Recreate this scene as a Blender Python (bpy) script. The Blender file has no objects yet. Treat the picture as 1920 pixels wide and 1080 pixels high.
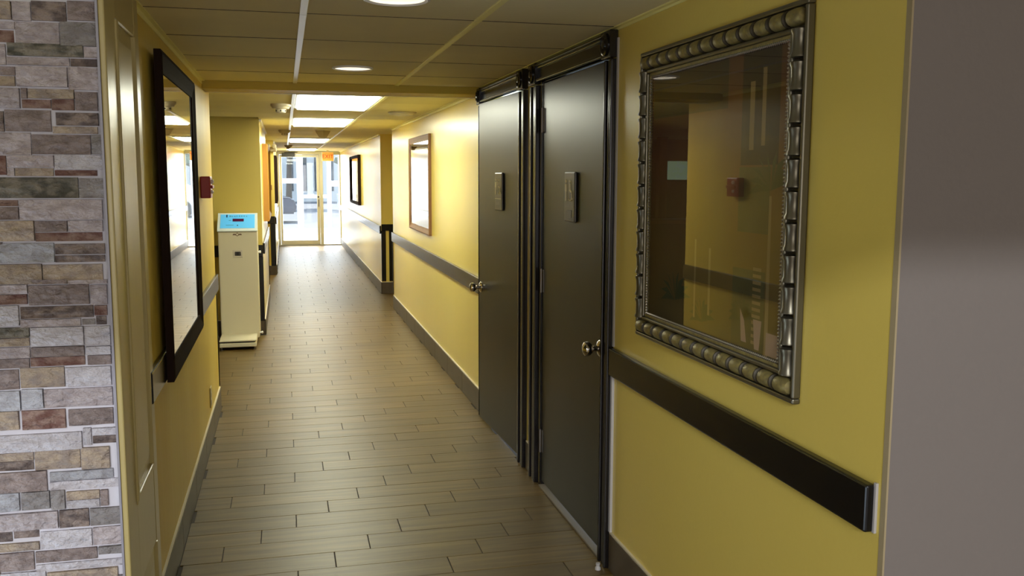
import bpy, bmesh, math, random
from mathutils import Vector, Matrix
random.seed(7)
C = bpy.context.scene.collection
scene = bpy.context.scene
PI = math.pi

# ------------------------------------------------------------------ camera
H_EYE = 1.55
F_PX, PITCH, YAW, ROLL = 1737.9, 0.120482, 0.239909, 0.0028428
cy, sy, cp, sp = math.cos(YAW), math.sin(YAW), math.cos(PITCH), math.sin(PITCH)
fwd = Vector((sy*cp, cy*cp, -sp)); rgt = Vector((cy, -sy, 0)); up = rgt.cross(fwd)
r2 = rgt*math.cos(ROLL) + up*math.sin(ROLL); u2 = up*math.cos(ROLL) - rgt*math.sin(ROLL)
cam_data = bpy.data.cameras.new('camera'); cam = bpy.data.objects.new('camera', cam_data); C.objects.link(cam)
cam_data.sensor_fit = 'HORIZONTAL'; cam_data.sensor_width = 36.0
cam_data.lens = F_PX*36.0/1920.0
cam_data.clip_start = 0.05; cam_data.clip_end = 300
M3 = Matrix((r2, u2, -fwd)).transposed()
cam.matrix_world = Matrix.Translation((0, 0, H_EYE)) @ M3.to_4x4()
scene.camera = cam

# ------------------------------------------------------------------ view, world, daylight
scene.view_settings.view_transform = 'Standard'
scene.view_settings.look = 'None'
scene.view_settings.gamma = 1.0
scene.view_settings.use_curve_mapping = False
scene.view_settings.exposure = 0.6
try:
    scene.cycles.use_denoising = True
    scene.cycles.max_bounces = 14
    scene.cycles.diffuse_bounces = 8
    scene.cycles.glossy_bounces = 6
    scene.cycles.transparent_max_bounces = 16
    scene.cycles.sample_clamp_indirect = 8.0
except Exception:
    pass
W = bpy.data.worlds.new('sky'); scene.world = W; W.use_nodes = True
nt = W.node_tree; nt.nodes.clear()
wo = nt.nodes.new('ShaderNodeOutputWorld'); bg = nt.nodes.new('ShaderNodeBackground')
bg.inputs['Color'].default_value = (0.72, 0.86, 1.0, 1); bg.inputs['Strength'].default_value = 3.2
nt.links.new(bg.outputs[0], wo.inputs[0])

def lamp(name, kind, loc, direction, energy, color, **kw):
    d = bpy.data.lights.new(name, kind); d.energy = energy; d.color = color
    for k, v in kw.items(): setattr(d, k, v)
    o = bpy.data.objects.new(name, d); C.objects.link(o); o.location = loc
    o.rotation_euler = Vector(direction).to_track_quat('-Z', 'Y').to_euler()
    return o
lamp('sun', 'SUN', (0, 40, 30), (0.25, -1.0, -1.15), 7.0, (1.0, 0.96, 0.88), angle=0.01)
# the entrance doors at the far end let the sky in
lamp('door_portal', 'AREA', (0.62, 27.0, 1.2), (0, -1, 0), 55.0, (0.92, 0.96, 1.0), shape='RECTANGLE', size=1.9, size_y=1.9)
# daylight from behind the photographer: low window lamps and an added unseen high strip
lamp('lobby_daylight', 'AREA', (-1.7, -5.6, 1.35), (0.12, 1, 0), 48.0, (1.0, 0.95, 0.93), shape='RECTANGLE', size=2.4, size_y=1.7)
lamp('lobby_daylight', 'AREA', (2.3, -5.6, 1.35), (-0.2, 1, 0), 66.0, (1.0, 0.95, 0.93), shape='RECTANGLE', size=2.4, size_y=1.7)  # second low lamp, added to brighten the left wall
lamp('high_strip_fill', 'AREA', (-1.7, -5.6, 3.75), (0.12, 1, -0.33), 250.0, (0.88, 0.92, 1.0), shape='RECTANGLE', size=2.4, size_y=0.22)  # added unseen strip, makes the step of light on taupe wall and stone

# ------------------------------------------------------------------ materials
def nodes(name):
    m = bpy.data.materials.new(name); m.use_nodes = True
    t = m.node_tree; return m, t, t.nodes['Principled BSDF']
def mat(name, col, rough=0.5, metal=0.0, spec=0.5, coat=0.0, bump=None, vary=None, emit=None, estr=1.0, coat_rough=0.1):
    """bump=(scale xyz, strength, detail)  vary=(scale xyz, second colour, contrast)"""
    m, t, b = nodes(name)
    b.inputs['Base Color'].default_value = (*col, 1); b.inputs['Roughness'].default_value = rough
    b.inputs['Metallic'].default_value = metal; b.inputs['Specular IOR Level'].default_value = spec
    b.inputs['Coat Weight'].default_value = coat; b.inputs['Coat Roughness'].default_value = coat_rough
    if emit:
        b.inputs['Emission Color'].default_value = (*emit, 1); b.inputs['Emission Strength'].default_value = estr
    geo = None
    if bump or vary:
        geo = t.nodes.new('ShaderNodeNewGeometry')
    def noise(sc, det):
        mp = t.nodes.new('ShaderNodeMapping'); mp.inputs['Scale'].default_value = sc
        t.links.new(geo.outputs['Position'], mp.inputs['Vector'])
        n = t.nodes.new('ShaderNodeTexNoise'); n.inputs['Scale'].default_value = 1.0; n.inputs['Detail'].default_value = det
        t.links.new(mp.outputs[0], n.inputs['Vector']); return n
    if bump:
        n = noise(bump[0], bump[2]); bp = t.nodes.new('ShaderNodeBump'); bp.inputs['Strength'].default_value = bump[1]
        bp.inputs['Distance'].default_value = bump[3] if len(bump) > 3 else 0.01
        t.links.new(n.outputs['Fac'], bp.inputs['Height']); t.links.new(bp.outputs[0], b.inputs['Normal'])
        if coat: t.links.new(bp.outputs[0], b.inputs['Coat Normal'])
    if vary:
        n = noise(vary[0], 4); r = t.nodes.new('ShaderNodeMapRange')
        r.inputs['From Min'].default_value = 0.5-vary[2]; r.inputs['From Max'].default_value = 0.5+vary[2]
        t.links.new(n.outputs['Fac'], r.inputs['Value'])
        mx = t.nodes.new('ShaderNodeMix'); mx.data_type = 'RGBA'
        mx.inputs['A'].default_value = (*col, 1); mx.inputs['B'].default_value = (*vary[1], 1)
        t.links.new(r.outputs[0], mx.inputs['Factor']); t.links.new(mx.outputs['Result'], b.inputs['Base Color'])
    return m
def randomised(m, amount):
    """object-to-object brightness variation on the base colour"""
    t = m.node_tree; b = t.nodes['Principled BSDF']
    oi = t.nodes.new('ShaderNodeObjectInfo'); mr = t.nodes.new('ShaderNodeMapRange')
    mr.inputs['To Min'].default_value = 1-amount; mr.inputs['To Max'].default_value = 1+amount
    t.links.new(oi.outputs['Random'], mr.inputs['Value'])
    mx = t.nodes.new('ShaderNodeVectorMath'); mx.operation = 'SCALE'
    t.links.new(mr.outputs[0], mx.inputs['Scale'])
    src = b.inputs['Base Color']
    if src.is_linked: t.links.new(src.links[0].from_socket, mx.inputs[0])
    else: mx.inputs[0].default_value = src.default_value[:3]
    t.links.new(mx.outputs[0], src)
    return m
def glass_mat(name, ior=1.5, tint=(1, 1, 1), gloss=0.0):
    m = bpy.data.materials.new(name); m.use_nodes = True; t = m.node_tree; t.nodes.clear()
    o = t.nodes.new('ShaderNodeOutputMaterial'); tr = t.nodes.new('ShaderNodeBsdfTransparent'); g = t.nodes.new('ShaderNodeBsdfGlossy')
    tr.inputs['Color'].default_value = (*tint, 1); g.inputs['Roughness'].default_value = gloss
    f = t.nodes.new('ShaderNodeFresnel'); f.inputs['IOR'].default_value = ior; mx = t.nodes.new('ShaderNodeMixShader')
    ge = t.nodes.new('ShaderNodeNewGeometry'); iv = t.nodes.new('ShaderNodeMath'); iv.operation = 'SUBTRACT'; iv.inputs[0].default_value = 1.0
    ml = t.nodes.new('ShaderNodeMath'); ml.operation = 'MULTIPLY'   # each sheet reflects once, on the face the ray enters
    t.links.new(ge.outputs['Backfacing'], iv.inputs[1]); t.links.new(f.outputs[0], ml.inputs[0]); t.links.new(iv.outputs[0], ml.inputs[1])
    t.links.new(ml.outputs[0], mx.inputs[0]); t.links.new(tr.outputs[0], mx.inputs[1]); t.links.new(g.outputs[0], mx.inputs[2])
    t.links.new(mx.outputs[0], o.inputs[0]); return m

YEL = (0.70, 0.545, 0.115)
M = {}
M['yellow'] = mat('yellow_wall_paint', YEL, 0.27, spec=0.5, bump=((70, 70, 55), 0.10, 2, 0.004), vary=((1.3, 1.3, 0.5), (0.72, 0.565, 0.13), 0.25))
M['yellow_gloss'] = mat('yellow_gloss_paint', YEL, 0.42, spec=0.22, bump=((22, 22, 4), 0.25, 2, 0.008), vary=((2.0, 2.0, 0.6), (0.62, 0.43, 0.06), 0.2))
M['taupe'] = mat('taupe_wall_paint', (0.185, 0.160, 0.140), 0.6, bump=((60, 60, 60), 0.15, 2, 0.004))
M['cream'] = mat('cream_gloss_paint', (0.46, 0.375, 0.15), 0.30, bump=((30, 30, 4), 0.12, 2, 0.004))
M['black'] = mat('black_lacquer', (0.005, 0.0045, 0.0045), 0.24, spec=0.4)
M['espresso'] = mat('espresso_lacquer', (0.010, 0.008, 0.007), 0.22, spec=0.5)
M['door'] = mat('dark_brown_door_paint', (0.006, 0.005, 0.003), 0.33, spec=0.36, bump=((3, 3, 3), 0.05, 1, 0.01))
M['caulk'] = mat('white_caulk', (0.46, 0.44, 0.42), 0.6)
M['tile'] = mat('ceiling_tile_fibre', (0.86, 0.79, 0.50), 0.75, bump=((9, 9, 9), 0.25, 4, 0.01), vary=((2.2, 2.2, 2), (0.78, 0.71, 0.44), 0.25))
randomised(M['tile'], 0.05)
M['bar'] = mat('white_ceiling_bar', (0.74, 0.73, 0.70), 0.35)
M['bar_yel'] = mat('yellow_ceiling_bar', (0.88, 0.82, 0.34), 0.45)  # base colour yellower than the other bar
M['deck'] = mat('ceiling_void', (0.05, 0.045, 0.035), 0.9)
M['beam'] = mat('tan_beam_paint', (0.50, 0.37, 0.05), 0.5, spec=0.2)
M['white'] = mat('white_enamel', (0.78, 0.77, 0.74), 0.4)
M['ivory'] = mat('ivory_plastic', (0.62, 0.56, 0.40), 0.4)
M['tan'] = mat('aged_tan_plastic', (0.36, 0.29, 0.16), 0.5)
M['lampglow'] = mat('downlight_lens', (0.8, 0.78, 0.7), 0.4, emit=(1.0, 0.9, 0.75), estr=5.0)
M['diffuser'] = mat('troffer_diffuser', (0.9, 0.9, 0.88), 0.5, emit=(0.98, 1.0, 0.82), estr=13.0)
M['chrome'] = mat('polished_nickel', (0.62, 0.58, 0.52), 0.12, metal=1.0)
M['hinge'] = mat('dull_steel', (0.22, 0.20, 0.18), 0.4, metal=1.0)
M['mirror'] = mat('mirror_silver', (0.93, 0.94, 0.92), 0.015, metal=1.0)
M['dkwood'] = mat('dark_mirror_frame_wood', (0.022, 0.013, 0.010), 0.7, spec=0.02, bump=((60, 60, 6), 0.1, 3, 0.004))
M['oak'] = mat('brown_oak_frame', (0.26, 0.13, 0.05), 0.4, vary=((50, 50, 5), (0.18, 0.08, 0.03), 0.2))
M['red'] = mat('red_alarm_plastic', (0.30, 0.012, 0.012), 0.35)
M['alu'] = mat('champagne_aluminium', (0.56, 0.53, 0.43), 0.4, metal=0.35)
M['whitealu'] = mat('white_aluminium', (0.85, 0.87, 0.90), 0.4)
M['darkgrey'] = mat('charcoal_metal', (0.03, 0.03, 0.035), 0.4)
M['glass'] = glass_mat('door_glass', 1.6)
M['picglass'] = glass_mat('picture_glass', 2.3)
M['base'] = mat('brown_base_tile', (0.085, 0.060, 0.034), 0.42, vary=((30, 6, 30), (0.060, 0.043, 0.025), 0.25))
M['grout'] = mat('dark_grout', (0.045, 0.033, 0.022), 0.8)
M['lobbyfloor'] = mat('lobby_floor', (0.16, 0.115, 0.07), 0.4)
M['frame_gold'] = mat('antique_silver_gold_leaf', (0.33, 0.275, 0.085), 0.5, metal=0.45, vary=((90, 90, 90), (0.20, 0.16, 0.07), 0.2))
M['frame_pewter'] = mat('pewter_leaf', (0.17, 0.155, 0.11), 0.34, metal=0.8)
M['frame_dark'] = mat('dark_antique_backing', (0.05, 0.04, 0.02), 0.5, metal=0.3)
M['bead'] = mat('silver_bead', (0.55, 0.53, 0.52), 0.25, metal=0.9)
M['scale'] = mat('almond_enamel', (0.66, 0.60, 0.42), 0.42)
M['scaletop'] = mat('pale_console_plastic', (0.70, 0.76, 0.72), 0.4)
M['blue'] = mat('blue_display_panel', (0.10, 0.46, 0.80), 0.4, emit=(0.10, 0.46, 0.80), estr=0.22)
M['led'] = mat('maroon_display_window', (0.09, 0.01, 0.05), 0.2)
M['ink'] = mat('dark_blue_ink', (0.01, 0.05, 0.14), 0.5)
M['paleink'] = mat('pale_ink', (0.06, 0.28, 0.46), 0.5)
M['brownink'] = mat('brown_ink', (0.16, 0.09, 0.05), 0.5)
M['blackpl'] = mat('black_plastic', (0.012, 0.010, 0.010), 0.4)
M['sign'] = mat('grey_sign_plastic', (0.075, 0.070, 0.056), 0.33, spec=0.5)
M['signlite'] = mat('pale_sign_symbol', (0.75, 0.68, 0.42), 0.35)
M['signmid'] = mat('faint_sign_relief', (0.19, 0.18, 0.15), 0.5)
M['exitface'] = mat('orange_exit_panel', (0.75, 0.22, 0.04), 0.5, emit=(1.0, 0.22, 0.03), estr=0.55)
M['exitletter'] = mat('red_exit_letters', (0.20, 0.02, 0.005), 0.5, emit=(0.5, 0.05, 0.004), estr=0.25)
M['concrete'] = mat('pale_concrete', (0.62, 0.61, 0.58), 0.7, vary=((1, 1, 1), (0.55, 0.54, 0.52), 0.3))
M['asphalt'] = mat('blue_grey_asphalt', (0.045, 0.055, 0.072), 0.8)
M['carpaint'] = mat('silver_car_paint', (0.45, 0.50, 0.56), 0.3, metal=0.3, coat=0.5)
M['cardark'] = mat('dark_car_paint', (0.035, 0.04, 0.06), 0.25, coat=0.5)
M['carglass'] = mat('car_glass', (0.03, 0.04, 0.05), 0.08)
M['rubber'] = mat('tyre_rubber', (0.015, 0.015, 0.015), 0.8)
M['leaf'] = mat('tree_leaves', (0.05, 0.085, 0.06), 0.7, vary=((3, 3, 3), (0.10, 0.14, 0.09), 0.25))
M['bark'] = mat('tree_bark', (0.09, 0.075, 0.06), 0.9)
M['facade'] = mat('grey_facade', (0.30, 0.32, 0.33), 0.8)
M['shopwood'] = mat('dark_shop_wood', (0.045, 0.020, 0.010), 0.45, vary=((12, 12, 2), (0.075, 0.032, 0.015), 0.25))
M['redwood'] = mat('red_brown_post_wood', (0.20, 0.070, 0.025), 0.45)
M['screen'] = mat('television_picture', (0.1, 0.2, 0.1), 0.3, vary=((7, 7, 9), (0.1, 0.1, 0.6), 0.1), emit=(0.22, 0.34, 0.22), estr=0.8)
M['paper'] = mat('cream_paper', (0.55, 0.50, 0.34), 0.7)
M['print_yellow'] = mat('yellow_cloth', (0.50, 0.36, 0.05), 0.8)

# wood-look porcelain planks
def plank_mat():
    m, t, b = nodes('wood_look_plank_tile')
    geo = t.nodes.new('ShaderNodeNewGeometry'); oi = t.nodes.new('ShaderNodeObjectInfo')
    mp = t.nodes.new('ShaderNodeMapping'); mp.inputs['Scale'].default_value = (2.2, 34, 1)
    ad = t.nodes.new('ShaderNodeVectorMath'); ad.operation = 'ADD'
    sc = t.nodes.new('ShaderNodeVectorMath'); sc.operation = 'SCALE'; sc.inputs[0].default_value = (17, 31, 0)
    t.links.new(oi.outputs['Random'], sc.inputs['Scale'])
    t.links.new(geo.outputs['Position'], mp.inputs['Vector']); t.links.new(mp.outputs[0], ad.inputs[0]); t.links.new(sc.outputs[0], ad.inputs[1])
    n = t.nodes.new('ShaderNodeTexNoise'); n.inputs['Scale'].default_value = 1; n.inputs['Detail'].default_value = 6; n.inputs['Distortion'].default_value = 0.6
    t.links.new(ad.outputs[0], n.inputs['Vector'])
    cr = t.nodes.new('ShaderNodeValToRGB')
    cr.color_ramp.elements[0].position = 0.30; cr.color_ramp.elements[0].color = (0.086, 0.050, 0.012, 1)
    cr.color_ramp.elements[1].position = 0.72; cr.color_ramp.elements[1].color = (0.158, 0.100, 0.028, 1)
    t.links.new(n.outputs['Fac'], cr.inputs['Fac'])
    mr = t.nodes.new('ShaderNodeMapRange'); mr.inputs['To Min'].default_value = 0.86; mr.inputs['To Max'].default_value = 1.14
    t.links.new(oi.outputs['Random'], mr.inputs['Value'])
    mx = t.nodes.new('ShaderNodeVectorMath'); mx.operation = 'SCALE'
    t.links.new(cr.outputs['Color'], mx.inputs[0]); t.links.new(mr.outputs[0], mx.inputs['Scale']); t.links.new(mx.outputs[0], b.inputs['Base Color'])
    b.inputs['Roughness'].default_value = 0.41; b.inputs['Specular IOR Level'].default_value = 0.40; b.inputs['Specular Tint'].default_value = (1.0, 0.92, 0.62, 1)  # warm specular tint puts the yellow surroundings' reflection into the floor's sheen
    bp = t.nodes.new('ShaderNodeBump'); bp.inputs['Strength'].default_value = 0.12; bp.inputs['Distance'].default_value = 0.004
    t.links.new(n.outputs['Fac'], bp.inputs['Height']); t.links.new(bp.outputs[0], b.inputs['Normal'])
    return m
M['plank'] = plank_mat()

# quartzite ledger stones, one material per colour seen
def stone_mat(key, c1, c2):
    m = mat('ledger_stone_' + key, c1, 0.75, spec=0.3, bump=((45, 45, 70), 0.9, 6, 0.03), vary=((26, 26, 46), c2, 0.10))
    return randomised(m, 0.10)
SM = {'L': stone_mat('pale', (0.53, 0.465, 0.47), (0.40, 0.34, 0.34)),
      'W': stone_mat('white', (0.60, 0.57, 0.60), (0.50, 0.465, 0.485)),
      'P': stone_mat('pinkish', (0.33, 0.265, 0.245), (0.23, 0.18, 0.165)),
      'D': stone_mat('dark', (0.13, 0.10, 0.092), (0.30, 0.235, 0.20)),
      'R': stone_mat('rust', (0.17, 0.085, 0.068), (0.30, 0.20, 0.16)),
      'T': stone_mat('tan', (0.46, 0.365, 0.27), (0.33, 0.265, 0.22)),
      'O': stone_mat('olive', (0.10, 0.095, 0.075), (0.27, 0.24, 0.19)),
      'G': stone_mat('grey', (0.32, 0.295, 0.285), (0.25, 0.225, 0.215)),
      'B': stone_mat('bluish', (0.47, 0.47, 0.50), (0.36, 0.35, 0.37))}
M['stonegrout'] = mat('pale_stone_backing', (0.68, 0.67, 0.72), 0.8, bump=((60, 60, 60), 0.3, 3, 0.005))

# painted print behind the picture glass
def print_mat():
    m, t, b = nodes('street_scene_print')
    geo = t.nodes.new('ShaderNodeNewGeometry'); sp_ = t.nodes.new('ShaderNodeSeparateXYZ')
    t.links.new(geo.outputs['Position'], sp_.inputs[0])
    n = t.nodes.new('ShaderNodeTexNoise'); n.inputs['Scale'].default_value = 5; n.inputs['Detail'].default_value = 5
    t.links.new(geo.outputs['Position'], n.inputs['Vector'])
    z = t.nodes.new('ShaderNodeMapRange'); z.inputs['From Min'].default_value = 1.05; z.inputs['From Max'].default_value = 1.92
    t.links.new(sp_.outputs['Z'], z.inputs['Value'])
    a = t.nodes.new('ShaderNodeMath'); a.operation = 'MULTIPLY_ADD'; a.inputs[1].default_value = 0.45
    t.links.new(n.outputs['Fac'], a.inputs[0]); t.links.new(z.outputs[0], a.inputs[2])
    cr = t.nodes.new('ShaderNodeValToRGB'); e = cr.color_ramp.elements
    e[0].position = 0.2; e[0].color = (0.10, 0.074, 0.017, 1)
    e[1].position = 1.2; e[1].color = (0.10, 0.036, 0.016, 1)
    k = e.new(0.55); k.color = (0.14, 0.085, 0.017, 1)
    k = e.new(0.85); k.color = (0.14, 0.060, 0.018, 1)
    t.links.new(a.outputs[0], cr.inputs['Fac']); t.links.new(cr.outputs['Color'], b.inputs['Base Color'])
    b.inputs['Roughness'].default_value = 0.8
    return m
M['print'] = print_mat()
M['pr_dark'] = mat('print_dark_paint', (0.012, 0.010, 0.008), 0.8)
M['pr_olive'] = mat('print_olive_paint', (0.085, 0.078, 0.024), 0.8, vary=((9, 9, 9), (0.06, 0.054, 0.018), 0.2))
M['pr_ochre'] = mat('print_ochre_paint', (0.24, 0.17, 0.065), 0.8)
M['pr_pink'] = mat('print_dusty_pink_paint', (0.34, 0.23, 0.16), 0.8)
M['pr_green'] = mat('print_green_paint', (0.045, 0.058, 0.018), 0.8)

# ------------------------------------------------------------------ mesh helpers
OFF = {}
class MB:
    def __init__(s): s.bm = bmesh.new()
    def box(s, x0, x1, y0, y1, z0, z1, bev=0.0, seg=1):
        x0, x1 = min(x0, x1), max(x0, x1); y0, y1 = min(y0, y1), max(y0, y1); z0, z1 = min(z0, z1), max(z0, z1)
        vs = [s.bm.verts.new((x, y, z)) for x in (x0, x1) for y in (y0, y1) for z in (z0, z1)]
        fs = [s.bm.faces.new([vs[i] for i in q]) for q in ((0, 1, 3, 2), (4, 6, 7, 5), (0, 4, 5, 1), (2, 3, 7, 6), (0, 2, 6, 4), (1, 5, 7, 3))]
        if bev > 0:
            es = list({e for f in fs for e in f.edges})
            bmesh.ops.bevel(s.bm, geom=es, offset=bev, segments=seg, affect='EDGES', profile=0.5)
        return s
    def poly_prism(s, pts, axis, a0, a1):
        """pts 2-D polygon in the two other axes (order x,y,z), extruded along axis a0..a1"""
        def v(p, a):
            if axis == 0: return (a, p[0], p[1])
            if axis == 1: return (p[0], a, p[1])
            return (p[0], p[1], a)
        A = [s.bm.verts.new(v(p, a0)) for p in pts]; B = [s.bm.verts.new(v(p, a1)) for p in pts]
        n = len(pts)
        s.bm.faces.new(A); s.bm.faces.new(B[::-1])
        for i in range(n): s.bm.faces.new((A[i], B[i], B[(i+1) % n], A[(i+1) % n]))
        return s
    def lathe(s, prof, axis, c, n=20, cap=True):
        """prof: (radius, distance along axis) ; c: base point"""
        rings = []
        for r, d in prof:
            ring = []
            for i in range(n):
                a = 2*PI*i/n; u, w = r*math.cos(a), r*math.sin(a)
                p = (d, u, w) if axis == 0 else (u, d, w) if axis == 1 else (u, w, d)
                ring.append(s.bm.verts.new((c[0]+p[0], c[1]+p[1], c[2]+p[2])))
            rings.append(ring)
        for a, b in zip(rings, rings[1:]):
            for i in range(n): s.bm.faces.new((a[i], a[(i+1) % n], b[(i+1) % n], b[i]))
        if cap:
            s.bm.faces.new(rings[0]); s.bm.faces.new(rings[-1])
        return s
    def tube(s, p0, p1, r, n=8, r1=None):
        p0, p1 = Vector(p0), Vector(p1); d = (p1-p0).normalized(); r1 = r if r1 is None else r1
        a = d.orthogonal().normalized(); b = d.cross(a); R = []
        for p, rr in ((p0, r), (p1, r1)):
            R.append([s.bm.verts.new(p+a*rr*math.cos(2*PI*i/n)+b*rr*math.sin(2*PI*i/n)) for i in range(n)])
        for i in range(n): s.bm.faces.new((R[0][i], R[0][(i+1) % n], R[1][(i+1) % n], R[1][i]))
        s.bm.faces.new(R[0]); s.bm.faces.new(R[1][::-1]); return s
    def ball(s, c, r, sub=1, sc=(1, 1, 1)):
        bmesh.ops.create_icosphere(s.bm, subdivisions=sub, radius=r, matrix=Matrix.Translation(c) @ Matrix.Diagonal((*sc, 1)))
        return s
    def quad(s, *pts):
        s.bm.faces.new([s.bm.verts.new(p) for p in pts]); return s
    def build(s, name, m, parent=None, smooth=False):
        bmesh.ops.recalc_face_normals(s.bm, faces=s.bm.faces[:])
        me = bpy.data.meshes.new(name)
        off = OFF.get(parent.name, Vector((0, 0, 0))) if parent else Vector((0, 0, 0))
        if off.length: bmesh.ops.translate(s.bm, verts=s.bm.verts[:], vec=-off)
        s.bm.to_mesh(me); s.bm.free()
        if m: me.materials.append(m)
        if smooth:
            for p in me.polygons: p.use_smooth = True
            me.set_sharp_from_angle(angle=math.radians(38))
        o = bpy.data.objects.new(name, me); C.objects.link(o)
        if parent: o.parent = parent; OFF[o.name] = off
        return o
def box(name, m, dims, parent=None, bev=0.0, seg=1):
    return MB().box(*dims, bev, seg).build(name, m, parent)
def tag(o, label=None, cat=None, group=None, kind=None):
    if label: o['label'] = label
    if cat: o['category'] = cat
    if group: o['group'] = group
    if kind: o['kind'] = kind
    return o
def thing(name, loc, label, cat, group=None, kind=None):
    o = bpy.data.objects.new(name, None); C.objects.link(o); o.location = loc; o.empty_display_size = 0.1
    OFF[o.name] = Vector(loc); return tag(o, label, cat, group, kind)
def struct(o, label=None): return tag(o, label, None, None, 'structure')
def copy_part(src, name, parent, loc, rot=None):
    c = src.copy(); c.name = name; C.objects.link(c); c.parent = parent; c.location = loc
    if rot is not None: c.rotation_euler = rot
    return c
def dup(root, loc, label):
    r = root.copy(); C.objects.link(r); r.location = loc; r['label'] = label
    for ch in list(root.children):
        c = ch.copy(); C.objects.link(c); c.parent = r
        for g in list(ch.children):
            d = g.copy(); C.objects.link(d); d.parent = c
    return r

# ------------------------------------------------------------------ key dimensions
XL, XR = -0.455, 1.22           # corridor side walls near the camera
XL2, XL3 = -0.218, -0.150       # further left wall stretches
H1, H2 = 2.10, 2.08             # ceilings before and beyond the beam
YB0, YB1, ZB = 5.80, 6.03, 2.054  # beam
YEND = 21.1                     # glazed entrance
RD = 1.78                       # depth of right-hand recess

# ------------------------------------------------------------------ setting: walls
w = MB()
for y0, y1 in ((1.664, 3.395), (4.385, 4.735), (5.735, 10.83)): w.box(XR, XR+0.12, y0, y1, 0, 2.14)
for y0, y1 in ((3.395, 4.385), (4.735, 5.735)): w.box(XR, XR+0.12, y0, y1, 2.004, 2.14)
w.box(XR, XR+0.12, 12.2, YEND, 0, 2.14)
w.box(RD, RD+0.1, 10.83, 12.2, 0, 2.14); w.box(XR+0.12, RD+0.1, 10.71, 10.83, 0, 2.14); w.box(XR+0.12, RD+0.1, 12.2, 12.3, 0, 2.14)
struct(w.build('wall_right', M['yellow']), 'long yellow painted corridor wall holding the two dark restroom doors')
# the wall's taupe return beside the camera
w = MB(); w.box(XR+0.002, 4.0, 1.652, 1.76, 0, 2.3)
struct(w.build('wall_front', M['taupe']), 'taupe painted wall face turning off the yellow corridor wall at its near corner')
struct(box('trim_1', M['tan'], (XR-0.0015, XR+0.003, 1.649, 1.666, 0, 2.1)), 'thin pale corner bead where yellow wall meets taupe wall')
w = MB(); w.box(XL-0.30, XL, 2.70, 6.34, 0, 2.14)
struct(w.build('wall_left', M['yellow_gloss']), 'glossy yellow wall with the dark framed mirror, ending at the scale alcove')
# alcove back wall and the further stretches on the left
w = MB(); w.box(-0.86, XL2, 9.3, 9.42, 0, 2.14); w.box(XL2-0.12, XL2, 9.42, 12.13, 0, 2.14); w.box(-0.86, -0.74, 9.42, 12.6, 0, 2.14)
w.box(-0.74, XL2, 12.13, 12.25, 0, 2.14)
w.box(-0.74, -0.62, 12.25, 15.0, 0, 2.14); w.box(-0.74, XL3, 14.9, 15.0, 0, 2.14); w.box(XL3-0.12, XL3, 15.0, YEND, 0, 2.14)
struct(w.build('wall_alcove', M['yellow']), 'yellow wall behind the weighing scale, running on towards the entrance')
# lobby shell behind the camera (no window openings; the daylight lamps stand inside it)
w = MB(); w.box(-3.1, -3.0, -6.0, 2.7, 0, 4.4); w.box(4.0, 4.1, -6.0, 1.76, 0, 4.4)
w.box(-3.1, 4.1, -6.0, -5.9, 0, 4.4); w.box(-3.0, 4.0, -6.0, -0.45, 4.3, 4.4); w.box(-3.0, 4.0, -0.55, -0.45, H1, 4.35)  # last box: unseen drop wall placed to cut the high strip's light
struct(w.build('wall_back', mat('lobby_wall_paint', (0.22, 0.19, 0.16), 0.8)), 'plain walls of the lobby behind the viewpoint')

# ------------------------------------------------------------------ setting: floor and planks
fl = MB(); fl.box(-0.90, RD+0.1, 1.9, YEND, -0.06, -0.004)
floor = struct(fl.build('floor', M['grout']), 'wood-look brown plank tile floor of the corridor')
struct(box('floor_lobby', M['lobbyfloor'], (-4.4, 4.1, -6.0, 1.9, -0.06, -0.001)), 'brown floor of the lobby before the corridor')
struct(box('floor_shop', M['shopwood'], (-4.4, -0.90, 6.3, 12.7, -0.06, -0.001)), 'dark floor of the side room left of the alcove')
PITCHY, PLEN, PSTEP, PY0, PX0, GAP = 0.1566, 0.5955, 0.1489, 3.754, -0.282, 0.0040
def floor_span(y):
    if y < 2.62: a = -0.90
    elif y < 6.34: a = XL+0.012
    elif y < 9.3: a = -0.90
    elif y < 12.25: a = XL2+0.01
    elif y < 14.9: a = -0.62
    else: a = XL3+0.01
    b = RD if 10.83 < y < 12.2 else XR-0.005
    if y < 1.65: b = 3.0
    return a, b
plank_mesh = {}
far = MB(); nplank = 0
k0 = int(math.floor((2.0-PY0)/PITCHY)); k1 = int((YEND-PY0)/PITCHY)
for k in range(k0, k1):
    ya = PY0+k*PITCHY; yb = ya+PITCHY-0.0022; a, b = floor_span((ya+yb)/2)
    x = PX0+k*PSTEP; x -= math.ceil((x-a)/PLEN)*PLEN
    while x < b:
        xa, xb = max(x, a), min(x+PLEN-GAP, b); x += PLEN
        if xb-xa < 0.012: continue
        if ya < 10.6 and nplank < 285:
            key = (round(xb-xa, 3))
            if key not in plank_mesh:
                m = MB(); m.box(0, xb-xa, 0, PITCHY-0.0022, -0.006, 0, 0.0008); p = m.build('plank', M['plank'], floor); plank_mesh[key] = p.data
            else:
                p = bpy.data.objects.new('plank', plank_mesh[key]); C.objects.link(p); p.parent = floor
            p.location = (xa, ya, random.uniform(-0.0007, 0.0)); nplank += 1
        else:
            far.box(xa, xb, ya, yb, -0.006, 0)
tag(far.build('plank_field', M['plank'], floor), kind='stuff')

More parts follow.
